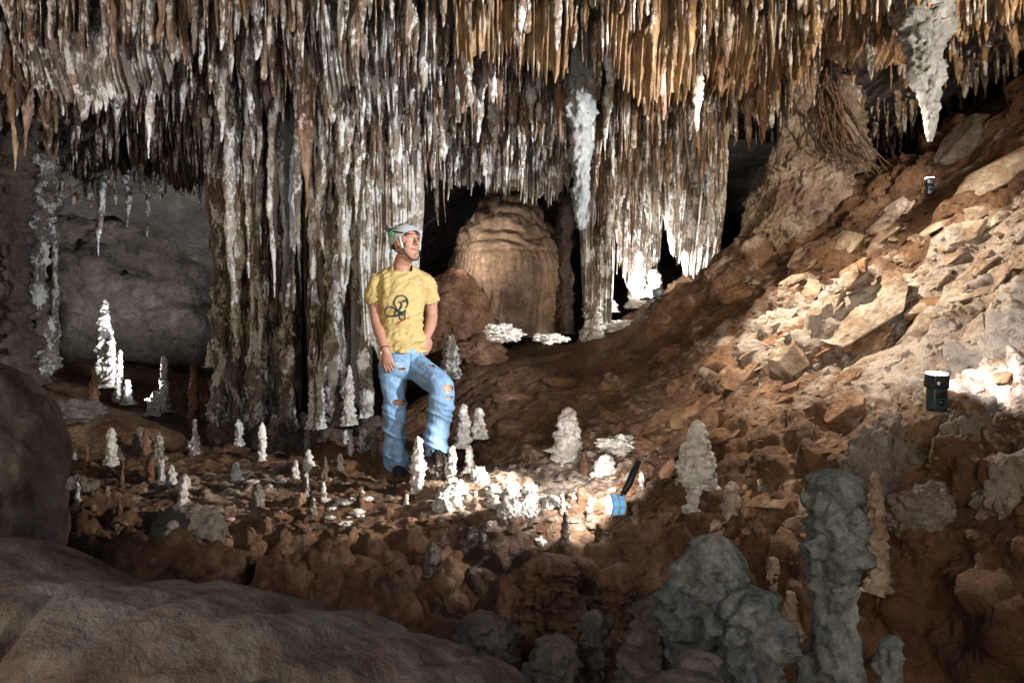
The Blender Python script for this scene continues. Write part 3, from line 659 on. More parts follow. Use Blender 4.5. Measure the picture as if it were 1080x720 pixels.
for px, bp_, tp_, wp_, mt, lab, Y in SG:
    stag(px, bp_, tp_, wp_, M[mt], lab, Y=Y, group='stalagmites on the cave floor', taper=rnd.uniform(.45, .8) if wp_ < 40 else 1.0, n_=26, tip=.28 if wp_ < 40 else .12, rl=.9 if wp_ < 40 else .28, shag=.2 if wp_ < 40 else .05, wob=.05)

# white calcite crusts scattered over the lit ledge
for k in range(54):
    if k < 30: px, py = rnd.gauss(545, 42), rnd.gauss(528, 13)
    elif k < 42: px, py = rnd.uniform(270, 400), rnd.uniform(505, 555)
    else: px, py = rnd.uniform(180, 300), rnd.uniform(495, 560)
    p = hit(px, py)
    if p.y < 3.3 or px > 622: continue
    s_ = rnd.choice([rnd.uniform(.012, .03), rnd.uniform(.02, .06)]) * (1.3 if k < 22 else 1.)
    o = rock('calcite_lump', (p.x, p.y, p.z), (s_ * rnd.uniform(.8, 1.2), s_, s_ * (rnd.uniform(.7, 1.2) if k < 30 else .3)), M['popcorn'], 300 + k, n=24, rough=.45, freq=1.6, bulge=.4, bf=3, rot=(0, 0, rnd.random() * 6))
    lab = ['white calcite lump in the bright patch left of the lantern', 'white calcite lump on the ledge between the man and the left group', 'white calcite lump by the left stalagmite group'][0 if k < 30 else 1 if k < 42 else 2]
    tag(o, lab, 'calcite lump', lab.replace('lump', 'lumps')); later(o, px, s_, 'white', 'calcite lump', 'the ' + lab.split(' the ', 1)[1] if k < 30 else ['the ledge left of the man', 'the left stalagmite group'][k >= 42], py)

for k in range(58):
    if k < 22: px, py, pl = rnd.uniform(75, 395), rnd.uniform(470, 556), 'the floor left of the man'
    elif k < 40: px, py, pl = rnd.uniform(560, 880), rnd.uniform(495, 640), 'the brown ledge right of the lamp'
    else: px, py, pl = rnd.uniform(230, 410), rnd.uniform(440, 478), 'the foot of the grey curtains'
    p = hit(px, py); hh = rnd.uniform(12, 34); ww = rnd.uniform(7, 15)
    mm = rnd.choice(['popcorn', 'greydrip', 'grey', 'brown'] if k < 22 else ['slab', 'brown', 'grey'] if k < 40 else ['greydrip', 'dark', 'popcorn'])
    o = stag(px, py, py - hh, ww, M[mm], 'x', Y=p.y + .02, taper=rnd.uniform(.45, .8), n_=20, tip=.3, rl=1.2, shag=.2, wob=.05)
    later(o, px, hh, {'popcorn': 'white', 'greydrip': 'grey', 'grey': 'greyish', 'brown': 'brown', 'slab': 'tan', 'dark': 'dark'}[mm], 'stalagmite', pl, ww)

# rounded brown flowstone bosses along the ledge at the left
for k, (px, py, wp_, hp, Y, mt) in enumerate([(95,575,60,60,3.3,'brown'),(135,585,54,56,3.2,'brown'),(178,592,56,60,3.15,'brown'),(222,590,50,46,3.15,'brown'),(195,560,60,44,3.5,'grey'),(168,545,40,40,3.7,'grey'),
        (300,610,50,70,3.2,'brown'),(350,600,50,70,3.3,'brown'),(75,530,40,50,3.6,'grey'),(215,545,44,24,3.7,'slab'),(410,620,70,80,3.25,'brown'),(470,610,60,70,3.35,'brown'),(80,434,40,24,6.0,'grey'),(245,462,34,30,6.3,'dark'),(285,466,40,34,6.1,'dark'),(345,466,40,30,5.9,'dark'),(392,458,30,30,6.0,'dark'),(318,470,24,26,6.0,'dark')]):
    if Y > 15: continue
    s_ = Y / 1440
    o = rock('flowstone_boss', P(px, py + (hp * .35 if k in (0,1,2,3,6,7,10,11) else 0), Y + .16), (wp_ * s_ * 1.35, wp_ * s_ * 1.2, hp * s_ * (1.5 if k in (0,1,2,3,6,7,10,11) else 1.1)), M[mt], 500 + k, n=50, rough=.17, freq=1.4, bulge=.42, bf=2.4, fine=.02)
    lab = {12: 'grey rounded boss behind the tall left boulder', 9: 'lit rim of tan flowstone at the end of the left group', 4: 'grey cushion of flowstone under the left group', 5: 'grey boss at the left of the grey cushion', 8: 'grey boss right of the tall left boulder',
           0: 'brown boss next to the tall left boulder', 1: 'second brown boss from the left above the smooth boulder', 2: 'brown boss with a dark cleft above the smooth boulder', 3: 'brown boss at the right end of the row above the smooth boulder',
           13: 'dark lump at the foot of the bare grey column', 14: 'dark lump at the foot of the grey curtain, left part', 15: 'dark lump at the foot of the dull grey column', 16: 'dark lump left of the standing leg of the man', 17: 'small dark lump between the two at the curtain foot',
           6: 'brown buttress left of the dark cleft in the ledge wall', 7: 'brown buttress right of the dark cleft in the ledge wall', 10: 'wide brown bulge in the ledge wall below the man', 11: 'brown bulge right of the wide one below the man'}[k]
    tag(o, lab, 'flowstone boss', 'flowstone bosses of the ledge')

# lumpy grey bank on the right
for k, (px, py, wp_, hp, Y, lab) in enumerate([(960,480,80,80,3.1,'grey lumpy bank under the black flash'),(1030,470,70,90,2.95,'tall grey lump right of the black flash'),(1080,530,80,100,2.7,'grey lumpy mass at the right edge'),
        (980,545,70,60,2.85,'grey rounded lump low on the right bank'),(1030,585,60,40,2.85,'brown grey lump at the lip of the dark overhang'),(920,500,50,80,3.0,'narrow lump at the left end of the right bank')]):
    s_ = Y / 1440
    o = rock('flowstone_mound', P(px, py, Y - .12), (wp_ * s_ * 1.05, wp_ * s_ * .7, hp * s_), M['grey'], 600 + k, n=70, rough=.2, freq=1.5, bulge=.35, bf=3.2, fine=.04)
    tag(o, lab, 'flowstone mound', 'flowstone mounds of the right bank')

# slabs on the slope
def slab(px, py, lpx, wpx, mat, label, seed, tilt=None, group=None):
    p = hit(px, py); s_ = p.y / 1440
    tl = math.radians(-38 if tilt is None else tilt)
    if mat is M['popcorn']:
        o = rock('calcite_hump', (p.x, p.y, p.z), (lpx * s_, lpx * s_ * .7, wpx * s_ * .9), mat, seed, n=36, rough=.5, freq=2.2, bulge=.5, bf=4, fine=.1)
        return tag(o, label, 'calcite hump', group)
    o = rock('rock_slab', (p.x, p.y, p.z - wpx * s_ * .3), (lpx * s_ * 1.35, lpx * s_ * .8, wpx * s_ * .85), mat, seed, n=26, rough=.2, freq=1.4, ang=1.0, flat=0, fine=.07, rot=(math.radians(rnd.uniform(10, 50)), tl + rnd.uniform(-.2, .2), rnd.uniform(-.5, .5)))
    return tag(o, label, 'rock slab', group)
g_ = 'notable slabs of the slope'
for i_, a in enumerate([(845,268,30,18,'slab','pale oval stone on the upper slope'),(836,305,26,20,'slab','white pointed stone in the middle of the slope'),(950,268,24,20,'slab','orange and white stone pair high on the slope'),
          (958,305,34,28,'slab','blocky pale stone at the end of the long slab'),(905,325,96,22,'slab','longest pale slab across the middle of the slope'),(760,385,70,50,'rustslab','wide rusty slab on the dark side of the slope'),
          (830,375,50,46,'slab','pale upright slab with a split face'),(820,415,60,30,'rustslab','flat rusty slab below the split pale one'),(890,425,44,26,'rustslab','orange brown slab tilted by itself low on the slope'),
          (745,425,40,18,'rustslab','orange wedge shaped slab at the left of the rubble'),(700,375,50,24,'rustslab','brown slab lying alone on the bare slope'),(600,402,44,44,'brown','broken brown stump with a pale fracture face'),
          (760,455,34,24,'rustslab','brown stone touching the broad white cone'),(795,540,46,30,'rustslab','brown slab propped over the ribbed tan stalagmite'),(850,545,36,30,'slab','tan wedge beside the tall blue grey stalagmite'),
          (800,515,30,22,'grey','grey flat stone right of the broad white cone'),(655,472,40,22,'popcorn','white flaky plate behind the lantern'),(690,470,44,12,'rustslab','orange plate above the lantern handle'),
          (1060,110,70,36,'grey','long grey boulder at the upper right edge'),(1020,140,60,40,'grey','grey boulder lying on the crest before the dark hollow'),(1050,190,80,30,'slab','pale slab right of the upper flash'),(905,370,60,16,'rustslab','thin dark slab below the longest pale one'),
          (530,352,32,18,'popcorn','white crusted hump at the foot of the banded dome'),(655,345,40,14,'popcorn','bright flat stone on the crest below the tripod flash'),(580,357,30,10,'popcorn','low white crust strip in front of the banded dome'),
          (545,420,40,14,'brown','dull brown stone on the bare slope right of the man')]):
    slab(*a[:4], M[a[4]], a[5], 700 + i_, group=g_, tilt=(0 if a[0] < 700 and a[1] < 500 else None))
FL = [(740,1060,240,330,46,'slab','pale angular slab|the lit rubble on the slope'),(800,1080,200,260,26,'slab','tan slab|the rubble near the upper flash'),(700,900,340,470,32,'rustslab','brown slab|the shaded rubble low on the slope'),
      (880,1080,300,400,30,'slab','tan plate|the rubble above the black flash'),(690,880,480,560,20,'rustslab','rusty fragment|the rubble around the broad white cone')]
for (x0, x1, y0, y1, n_, mt, lab) in FL:
    for k in range(n_):
        px, py = rnd.uniform(x0, x1), rnd.uniform(y0, y1)
        if py < 355 - .55 * (px - 640) + 20: continue
        L_ = rnd.choice([rnd.uniform(10, 24), rnd.uniform(14, 50), rnd.uniform(20, 50)])
        cm = mt if rnd.random() < .75 else ('rustslab' if mt == 'slab' else 'slab'); ra = rnd.uniform(.13, .32)
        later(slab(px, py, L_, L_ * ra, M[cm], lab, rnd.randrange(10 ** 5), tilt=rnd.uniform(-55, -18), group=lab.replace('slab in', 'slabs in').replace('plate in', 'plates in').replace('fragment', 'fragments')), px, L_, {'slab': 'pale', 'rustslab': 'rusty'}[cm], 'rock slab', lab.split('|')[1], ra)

# gravel: countless chips on slope and floor
calcF = calc[F].mean(1)
def hit_i(px, py):
    r = BV.ray_cast(CAMP, (P(px, py, 1) - CAMP).normalized()); return (r[0], calcF[r[2]]) if r[0] is not None else (P(px, py, 9), 0)
D0, F0 = blob_arrays(4); VS, FS, off, TI = [], [], 0, []
for k in range(3400):
    if k < 2300: px, py = rnd.uniform(640, 1080), rnd.uniform(190, 600)
    else: px, py = rnd.uniform(60, 700), rnd.uniform(455, 565)
    if k < 2300 and py < 375 - .55 * (px - 640): continue
    p, cf = hit_i(px, py)
    if p.y > 7: continue
    s_ = rnd.choice([.005, .008, .012, .017, .026]) * rnd.uniform(.7, 1.3) * (p.y / 4.5)
    v = D0.copy(); R_ = np.random.RandomState(k)
    for q_ in range(5):
        nn = R_.normal(size=3); nn /= np.linalg.norm(nn); v -= nn[None] * np.clip(v @ nn - R_.uniform(.3, .8), 0, 9)[:, None]
    v = v * np.array([s_ * rnd.uniform(1, 2), s_, s_ * rnd.uniform(.3, .8)]); a_ = -rnd.uniform(.1, .9) if k < 2300 else rnd.uniform(-.3, .3)
    v = v @ np.array(Matrix.Rotation(a_, 3, 'Y') @ Matrix.Rotation(rnd.uniform(-.6, .6), 3, 'X')).T + np.array(tuple(p))
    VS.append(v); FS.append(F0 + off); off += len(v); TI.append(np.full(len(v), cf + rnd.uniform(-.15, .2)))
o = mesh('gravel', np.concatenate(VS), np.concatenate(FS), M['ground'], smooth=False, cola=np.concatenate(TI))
tag(o, 'countless small stone chips strewn over the slope and the floor', 'gravel', kind='stuff')

# ------------------------------------------------------------------ banded flowstone dome in the recess
nt_, nn_ = 150, 200
tt, th = np.meshgrid(np.linspace(0, 1, nt_), np.linspace(0, 2 * np.pi, nn_, endpoint=False), indexing='ij')
prof = np.interp(tt, [0, .17, .28, .42, .55, .7, .85, 1], [.12, .24, .48, .76, 1.0, 1.06, 1.0, 1.04])
rd = prof * .73
irr = fbm(np.stack([np.cos(th).ravel() * 1.6, np.sin(th).ravel() * 1.6, tt.ravel() * 5], 1), 4, 25).reshape(th.shape)
band = np.abs(((tt * 12 + .3 * np.sin(th * 2) + irr * 1.5) % 1) - .5) * 2
rd = rd * (1 + irr * .16)
rd = rd + np.where(tt < .52, (1 - band ** 2) * .10 * (.5 + np.clip(irr + .4, 0, 1)), 0)
flt = np.abs(np.sin(th * 30 + fbm(np.stack([th.ravel() * 3, tt.ravel() * 0, tt.ravel() * 0], 1), 3, 5).reshape(th.shape) * 4))
rd = rd + np.where(tt >= .48, (flt ** .7) * .07 * ss(.48, .6, tt) * ss(1.0, .8, tt), 0)
x = rd * np.cos(th); y = rd * np.sin(th) * .9; z = 2.28 - tt * 2.18
Vd = np.stack([x.ravel(), y.ravel(), z.ravel()], 1); Vd += (fbm(Vd * 3, 5, 15) * .06)[:, None] * np.array([1, 1, .5])
M['dome'] = rock_mat('banded_flowstone', [(.14, .085, .05), (.26, .17, .11), (.38, .27, .19)], patch=3, fine=35, bump=.6)
cpos = P(540, 345, 8.7); o = mesh('flowstone_dome', Vd, grid_faces(nt_, nn_, True)[:, ::-1], M['dome']); o.location = (cpos.x - .05, cpos.y, cpos.z - .22)
tag(o, 'banded tan flowstone dome with hanging flutes standing in the dark recess', 'flowstone dome')
o = rock('rock_mound', P(478, 350, 8.0), (.5, .5, .62), M['brown'], 41, n=50, rough=.2, bulge=.2); tag(o, 'rounded brown mound left of the banded dome', 'mound')
o = rock('rock_mound', P(505, 378, 7.1), (.3, .3, .22), M['brown'], 42, n=40, rough=.2, bulge=.2); tag(o, 'small brown mound in front of the banded dome', 'mound')

# ------------------------------------------------------------------ rock pillar with hanging roots
M['tanrock'] = rock_mat('tan_pillar_rock', [(.17, .11, .075), (.34, .25, .18), (.52, .43, .34)], patch=3.5, fine=30, bump=1.)
pil = rock('rock_pillar', P(862, 105, 6.1), (.30, .3, 1.0), M['tanrock'], 77, n=90, rough=.22, freq=1.9, bulge=.3, bf=4, fine=.07, rot=(0, .05, 0))
tag(pil, 'rough tan rock pillar joining the slope and the ceiling', 'rock pillar')
o = rock('rock_mound', P(838, 215, 6.1), (.36, .4, .62), M['tanrock'], 78, n=80, rough=.3, freq=2.2, bulge=.15, bf=4, fine=.13, rot=(0, .5, 0)); tag(o, 'craggy tan foot of rock under the root draped pillar', 'mound')
o = spike('stone_column', P(888, 30, 6.25), 1.35, .13, 79, M['tanrock'], column=1, shag=.4, na_=36, nt=90, rock_lump=.5, lump=.3, lean=(-.12, 0)); tag(o, 'pale slanting column right of the tree roots', 'column')
o = rock('hanging_boss', P(847, 88, 5.75), (.15, .13, .22), M['tanrock'], 80, n=34, rough=.15, bulge=.2); tag(o, 'smooth drooping boss on the left side of the rock pillar', 'hanging boss')
M['root'] = rock_mat('root_bark', [(.04, .022, .014), (.1, .055, .03), (.22, .14, .085)], patch=20, fine=90, bump=.6)
def tube_arrays(pts, r, nseg=6):
    pts = [Vector(p) for p in pts]; V_ = []; n = len(pts)
    for i, p in enumerate(pts):
        t = (pts[min(i + 1, n - 1)] - pts[max(i - 1, 0)]).normalized(); a = t.orthogonal().normalized() if i == 0 else (a - t * a.dot(t)).normalized(); b_ = t.cross(a)
        rr = r[i] if hasattr(r, '__len__') else r
        for k in range(nseg):
            g = 2 * math.pi * k / nseg; V_.append(p + (a * math.cos(g) + b_ * math.sin(g)) * rr)
    return np.array([tuple(v) for v in V_]), grid_faces(n, nseg, True)
VV, FF, of = [], [], 0
for k in range(32):
    a = P(rnd.gauss(872, 4), rnd.uniform(72, 100), 5.62 + rnd.uniform(-.04, .05)); f = rnd.random()
    b_ = P(875 + 62 * f + rnd.gauss(0, 3), 168 + 18 * f + rnd.gauss(0, 4), 5.66 + rnd.uniform(-.08, .08)); pts = []
    wv_ = rnd.uniform(.015, .06); s1, s2 = rnd.random() * 9, rnd.random() * 9
    for i in range(16):
        t = i / 15; p = a.lerp(b_, t); sg = math.sin(math.pi * t)
        p += Vector((math.sin(t * 7 + s1) * wv_ - .05 * sg * (1 - f), math.cos(t * 6 + s2) * wv_, -.06 * sg * rnd.uniform(.6, 1.))); pts.append(p)
    Vt, Ft = tube_arrays(pts, np.linspace(rnd.uniform(.006, .014), .004, 16), 5); VV.append(Vt); FF.append(Ft + of); of += len(Vt)
o = mesh('root_bundle', np.concatenate(VV), np.concatenate(FF), M['root']); tag(o, 'bundle of brown tree roots fanning down the rock pillar', 'roots')
name_items()

# ------------------------------------------------------------------ strobes and lamps that stand in the cave
M['black'] = plain('black_plastic', (.012, .014, .016), .4, nz=.2)
M['teal'] = plain('dark_teal_plastic', (.008, .03, .04), .35, nz=.2)
M['lensglow'] = plain('lit_flash_lens', (.8, .9, 1), .3, emit=(.8, .92, 1), es=25)
M['whiteplastic'] = plain('white_plastic', (.75, .78, .8), .4)
M['bluelamp'] = plain('blue_lamp_shell', (.08, .35, .6), .25, emit=(.15, .5, .9), es=.5)
M['metal'] = plain('dark_metal', (.05, .05, .05), .35, 1)
def boxm(name, size, mat, loc=(0, 0, 0), rot=(0, 0, 0), bevel=.12, parent=None):
    bm = bmesh.new(); bmesh.ops.create_cube(bm, size=1)
    for v in bm.verts: v.co = Vector((v.co.x * size[0], v.co.y * size[1], v.co.z * size[2]))
    bmesh.ops.bevel(bm, geom=bm.edges[:], offset=min(size) * bevel, segments=3, affect='EDGES', profile=.5)
    me = bpy.data.meshes.new(name); bm.to_mesh(me); bm.free(); me.materials.append(mat)
    for p in me.polygons: p.use_smooth = True
    o = bpy.data.objects.new(name, me); COL.objects.link(o); o.location = loc; o.rotation_euler = rot
    if parent: o.parent = parent
    return o
def tube(name, pts, r, mat, parent=None, nseg=10):
    V_, F_ = tube_arrays(pts, r, nseg); n = len(pts); L_ = len(V_)
    V_ = np.concatenate([V_, [tuple(pts[0])], [tuple(pts[-1])]])
    me = bpy.data.meshes.new(name); fs = F_.tolist() + [[(k + 1) % nseg, k, L_] for k in range(nseg)] + [[(n - 1) * nseg + k, (n - 1) * nseg + (k + 1) % nseg, L_ + 1] for k in range(nseg)]
    me.from_pydata(V_.tolist(), [], fs); me.update(); me.materials.append(mat)
    for p in me.polygons: p.use_smooth = True
    o = bpy.data.objects.new(name, me); COL.objects.link(o)
    if parent: o.parent = parent
    return o
def speedlight(px, py_base, Y, h, rot, label, lens=True):
    """standing flash: body, tilted-up head, lens, screen, button dial, foot"""
    t = empty('flash_unit', P(px, py_base, Y)); t.rotation_euler = rot
    boxm('body', (h * .40, h * .32, h * .58), M['teal'], (0, 0, h * .30), parent=t)
    hd = boxm('head', (h * .44, h * .40, h * .36), M['black'], (0, 0, h * .76), (math.radians(6), 0, 0), parent=t)
    boxm('lens', (h * .37, h * .33, h * .035), M['lensglow'] if lens else M['bluelamp'], (0, 0, h * .965), (math.radians(6), 0, 0), parent=t)
    boxm('screen', (h * .30, h * .02, h * .16), M['metal'], (0, -h * .172, h * .42), parent=t)
    tube('dial', [(0, -h * .165, h * .22), (0, -h * .20, h * .22)], h * .07, M['metal'], parent=t, nseg=16)
    tube('emblem', [(-h * .13, -h * .232, h * .72), (-h * .13, -h * .242, h * .72)], h * .045, M['whiteplastic'], parent=t, nseg=12)
    boxm('foot', (h * .34, h * .3, h * .04), M['metal'], (0, 0, h * .0), parent=t)
    return tag(t, label, 'camera flash')
speedlight(988, 433, 2.78, .158, (0, 0, .1), 'black flash unit glowing at its top on the lumpy right bank')
pu = hit(981, 204); speedlight(981, 205, pu.y - .08, .13, (math.radians(-6), 0, -.15), 'small dark flash unit high on the slope by the dark hollow')
spot('flash_bank_light', P(1004, 380, 2.75), P(1075, 330, 3.5), 20, 130, .6, (.95, .97, 1), .03)
spot('flash_hollow_light', P(976, 184, pu.y - .1), P(930, 196, pu.y + .3), 6, 140, .6, (1, .95, .9), .03)
# lantern on the ledge: lamp head pointing left with a black handle
t = empty('work_lamp', P(654, 532, 3.5))
ax = Vector((-1, -.10, .02)).normalized(); b0 = Vector((0, 0, 0))
tube('lamp_head', [b0 + ax * (-.02), b0 + ax * (-.018), b0 + ax * .05, b0 + ax * .055], [.034, .046, .052, .05], M['bluelamp'], t, 24)
tube('lens', [b0 + ax * .056, b0 + ax * .062], [.046, .044], M['lensglow'], t, 24)
for k in (-.016, .016, .05): tube('rim', [b0 + ax * (k - .004), b0 + ax * (k + .004)], .054, M['whiteplastic'], t, 24)
for k in range(8):
    g = k * math.pi / 4; q = Vector((0, math.cos(g) * .054, math.sin(g) * .054)); tube('guard_bar', [b0 + ax * -.016 + q, b0 + ax * .05 + q], .003, M['whiteplastic'], t, 6)
tube('handle', [b0 + Vector((0, 0, .03)), b0 + Vector((.05, .03, .10)), b0 + Vector((.075, .05, .15)), b0 + Vector((.11, .08, .21))], [.013, .018, .019, .014], M['black'], t, 14)
tag(t, 'blue caged work lamp with a black handle shining left on the ledge', 'lamp')
spot('work_lamp_light', P(628, 506, 3.5), P(520, 510, 4.3), 17, 150, .35, (1, .97, .93), .03)
spot('work_lamp_back', P(648, 500, 3.6), P(655, 470, 4.3), 10, 120, .6, (1, .95, .9), .03)
spot('added_floor_throw', P(655, 452, 3.9), P(290, 525, 4.4), 190, 52, .4, (1, .93, .84), .02)  # added spot without a visible source, rakes light over the left floor
# flash on a small tripod on the crest
tz = hit(690, 326); t = empty('tripod_flash', tz + Vector((0, 0, .12)))
boxm('head', (.10, .12, .09), M['teal'], (.02, 0, .03), (0, -.3, 0), parent=t); boxm('lens', (.09, .006, .07), M['lensglow'], (-.035, -.0, .03), (0, -.3, math.pi / 2), parent=t)
tube('pole', [(-.13, .0, -.03), (.0, 0, 0)], .009, M['black'], t)
for a in (0, 2.1, 4.2): tube('leg', [(0, 0, 0), (.09 * math.cos(a), .09 * math.sin(a), -.13)], .007, M['black'], t)
tag(t, 'black flash on a low tripod on the crest under the white stalactites', 'camera flash')
spot('tripod_flash_light', tz + Vector((-.12, .02, .22)), P(690, 200, 7.2), 50, 150, .5, (1, .98, .95), .03)
spot('tripod_flash_ground', tz + Vector((-.15, 0, .25)), P(560, 352, 7.2), 14, 90, .5, (.95, .98, 1), .02)
# lamp behind the alcove stalagmites
az = P(158, 428, 7.62); t = empty('alcove_lamp', az)
tube('lamp_head', [(0, 0, 0), (0, 0, .07)], [.05, .06], M['black'], t, 20); tube('lens', [(0, 0, .071), (0, 0, .078)], [.052, .05], M['lensglow'], t, 20)
tube('foot', [(0, 0, 0), (0, 0, -.14)], [.03, .05], M['black'], t, 12)
tag(t, 'small lamp glowing behind the stalagmites of the far left alcove', 'lamp')
spot('alcove_light', az + Vector((.05, -.12, .12)), P(112, 350, 7.9), 26, 95, .5, (.92, .96, 1), .03)
spot('alcove_roof_light', az + Vector((0, 0, .12)), P(140, 215, 9.6), 130, 90, .7, (.95, .97, 1), .05)
spot('alcove_right_light', az + Vector((0, -.1, .1)), P(185, 400, 7.5), 26, 110, .5, (.95, .97, 1), .03)

# ------------------------------------------------------------------ the man
M['skin'] = plain('skin', (.47, .24, .165), .5, nz=.08, nscale=40)
M['shirt'] = plain('yellow_cotton', (.52, .385, .16), .9, nz=.16, nscale=30, bump=.5)
M['denim'] = plain('washed_denim', (.21, .35, .54), .9, nz=.25, nscale=16, bump=.6)
M['helmet'] = plain('helmet_shell', (.5, .52, .53), .35, nz=.1)
M['green'] = plain('green_patch', (.12, .45, .25), .4)
M['ink'] = plain('dark_print', (.02, .03, .03), .8); M['redink'] = plain('red_print', (.45, .07, .04), .8)
M['boot'] = plain('dark_boot', (.02, .018, .016), .7, nz=.3)
M['lip'] = plain('lips', (.38, .12, .1), .45); M['eyew'] = plain('eye_white', (.7, .68, .65), .3); M['iris'] = plain('iris', (.03, .02, .015), .3)
M['teeth'] = plain('teeth', (.75, .72, .65), .35); M['brow'] = plain('eyebrow_hair', (.08, .045, .02), .8); M['strap'] = plain('black_webbing', (.02, .02, .022), .8)
class Acc:
    def __init__(s): s.V = []; s.F = []; s.n = 0
    def add(s, V_, F_): s.V.append(np.asarray(V_, float)); s.F += [[i + s.n for i in f] for f in F_]; s.n += len(V_)
    def rings(s, R_):   # list of (center, axis a, axis b)
        m = 24; V_ = []
        for c_, a, b_ in R_:
            for k in range(m):
                g = 2 * math.pi * k / m; V_.append(tuple(Vector(c_) + Vector(a) * math.cos(g) + Vector(b_) * math.sin(g)))
        n = len(R_); F_ = grid_faces(n, m, True).tolist(); F_.append(list(range(m))[::-1]); F_.append([(n - 1) * m + k for k in range(m)]); s.add(V_, F_)
    def chain(s, pts, r):  # smooth tapered limb with round ends
        pts = [Vector(p) for p in pts]; P2, R2 = [], []
        n = len(pts)
        for i in range(n - 1):
            p0 = pts[max(i - 1, 0)]; p1 = pts[i]; p2 = pts[i + 1]; p3 = pts[min(i + 2, n - 1)]
            st_ = 6
            for k in range(st_):
                t = k / st_; P2.append(.5 * ((2 * p1) + (p2 - p0) * t + (2 * p0 - 5 * p1 + 4 * p2 - p3) * t * t + (3 * p1 - p0 - 3 * p2 + p3) * t ** 3)); R2.append(r[i] + (r[i + 1] - r[i]) * t)
        P2.append(pts[-1]); R2.append(r[-1])
        d0 = (P2[0] - P2[1]).normalized(); d1 = (P2[-1] - P2[-2]).normalized()
        pre = [(P2[0] + d0 * R2[0] * math.sin(a), R2[0] * math.cos(a)) for a in (1.45, 1.1, .7, .35)]
        post = [(P2[-1] + d1 * R2[-1] * math.sin(a), R2[-1] * math.cos(a)) for a in (.35, .7, 1.1, 1.45)]
        allp = [q[0] for q in pre] + P2 + [q[0] for q in post]; allr = [q[1] for q in pre] + R2 + [q[1] for q in post]
        V_, F_ = tube_arrays(allp, allr, 16); L_ = len(allp)
        s.add(V_, F_.tolist() + [list(range(16))[::-1], [(L_ - 1) * 16 + k for k in range(16)]])
    def ball(s, c_, rad, Rm=None):
        D0, F0 = blob_arrays(10); v = D0 * np.array(rad)
        if Rm is not None: v = v @ np.array(Rm).T
        s.add(v + np.array(tuple(c_)), F0.tolist())
def remesh(name, acc, vox, mat, parent, smooth=4):
    me = bpy.data.meshes.new(name); me.from_pydata(np.concatenate(acc.V).tolist(), [], acc.F); me.update()
    bm = bmesh.new(); bm.from_mesh(me); bmesh.ops.remove_doubles(bm, verts=bm.verts, dist=1e-5); bmesh.ops.recalc_face_normals(bm, faces=bm.faces); bm.to_mesh(me); bm.free()
    o = bpy.data.objects.new(name + '_tmp', me); COL.objects.link(o)
    r = o.modifiers.new('r', 'REMESH'); r.mode = 'VOXEL'; r.voxel_size = vox
    sm = o.modifiers.new('s', 'SMOOTH'); sm.iterations = smooth; sm.factor = .5
    dg = bpy.context.evaluated_depsgraph_get(); dg.update(); m2 = bpy.data.meshes.new_from_object(o.evaluated_get(dg)); bpy.data.objects.remove(o)
    m2.name = name; m2.materials.clear(); m2.materials.append(mat)
    for p in m2.polygons: p.use_smooth = True
    o = bpy.data.objects.new(name, m2); COL.objects.link(o)
    if parent: o.parent = parent
    return o
def vget(o): a = np.empty(len(o.data.vertices) * 3); o.data.vertices.foreach_get('co', a); n = np.empty_like(a); o.data.vertices.foreach_get('normal', n); return a.reshape(-1, 3), n.reshape(-1, 3)
def vset(o, a): o.data.vertices.foreach_set('co', a.ravel()); o.data.update()
S5 = 5 / 720
yaw = math.radians(20); LX = Vector((math.cos(yaw), math.sin(yaw), 0)); FW = Vector((math.sin(yaw), -math.cos(yaw), 0))
def TR(py, px, hw, dp, dy=0): return (P(px, py, 5.0 + dy), LX * hw * S5, FW * dp)
# --- head frame
hy = math.radians(50); hp = math.radians(9)
HC = P(428, 257.5, 4.97); HF = Vector((math.sin(hy) * math.cos(hp), -math.cos(hy) * math.cos(hp), math.sin(hp))); HX = Vector((math.cos(hy), math.sin(hy), 0)); HU = HX.cross(HF) * 1.0
if HU.z < 0: HU = -HU
def H(x, y, z): return HC + (HX * x + HF * y + HU * z) * 1.1
HR = Matrix((HX, HF, HU)).transposed()
A = Acc()
A.rings([(H(0, f, z), HX * rx, HF * ry) for z, rx, ry, f in [(-.120, .012, .012, .06), (-.116, .028, .03, .055), (-.10, .044, .05, .04), (-.078, .056, .07, .022), (-.04, .066, .086, .008), (0, .073, .095, 0), (.04, .077, .099, -.003), (.075, .069, .089, -.004), (.1, .047, .064, -.004), (.113, .015, .02, -.004)]])
A.chain([H(0, .09, .02), H(0, .104, .0), H(0, .114, -.022)], [.008, .011, .0145])
A.ball(H(.012, .1, -.026), (.008,) * 3); A.ball(H(-.012, .1, -.026), (.008,) * 3)
A.chain([H(-.045, .076, .036), H(0, .096, .032), H(.045, .076, .036)], [.010, .010, .010])
A.ball(H(.044, .062, -.022), (.019, .02, .018)); A.ball(H(-.044, .062, -.022), (.019, .02, .018)); A.ball(H(0, .088, -.098), (.019, .015, .014))
for s_ in (-1, 1): A.ball(H(.077 * s_, -.008, -.005), (.010, .020, .032), HR)
A.chain([H(0, .0, -.07), P(424.5, 277, 5.0), P(424, 290, 5.03)], [.064, .062, .075])
A.rings([TR(*a) for a in [(286, 424, 11, .06, .02), (290, 424, 19, .08, .02), (300, 424, 22, .10), (320, 424, 20.5, .10), (345, 424.5, 18.5, .095), (372, 425, 20, .10), (388, 427, 21, .105), (396, 427, 12, .08)]])
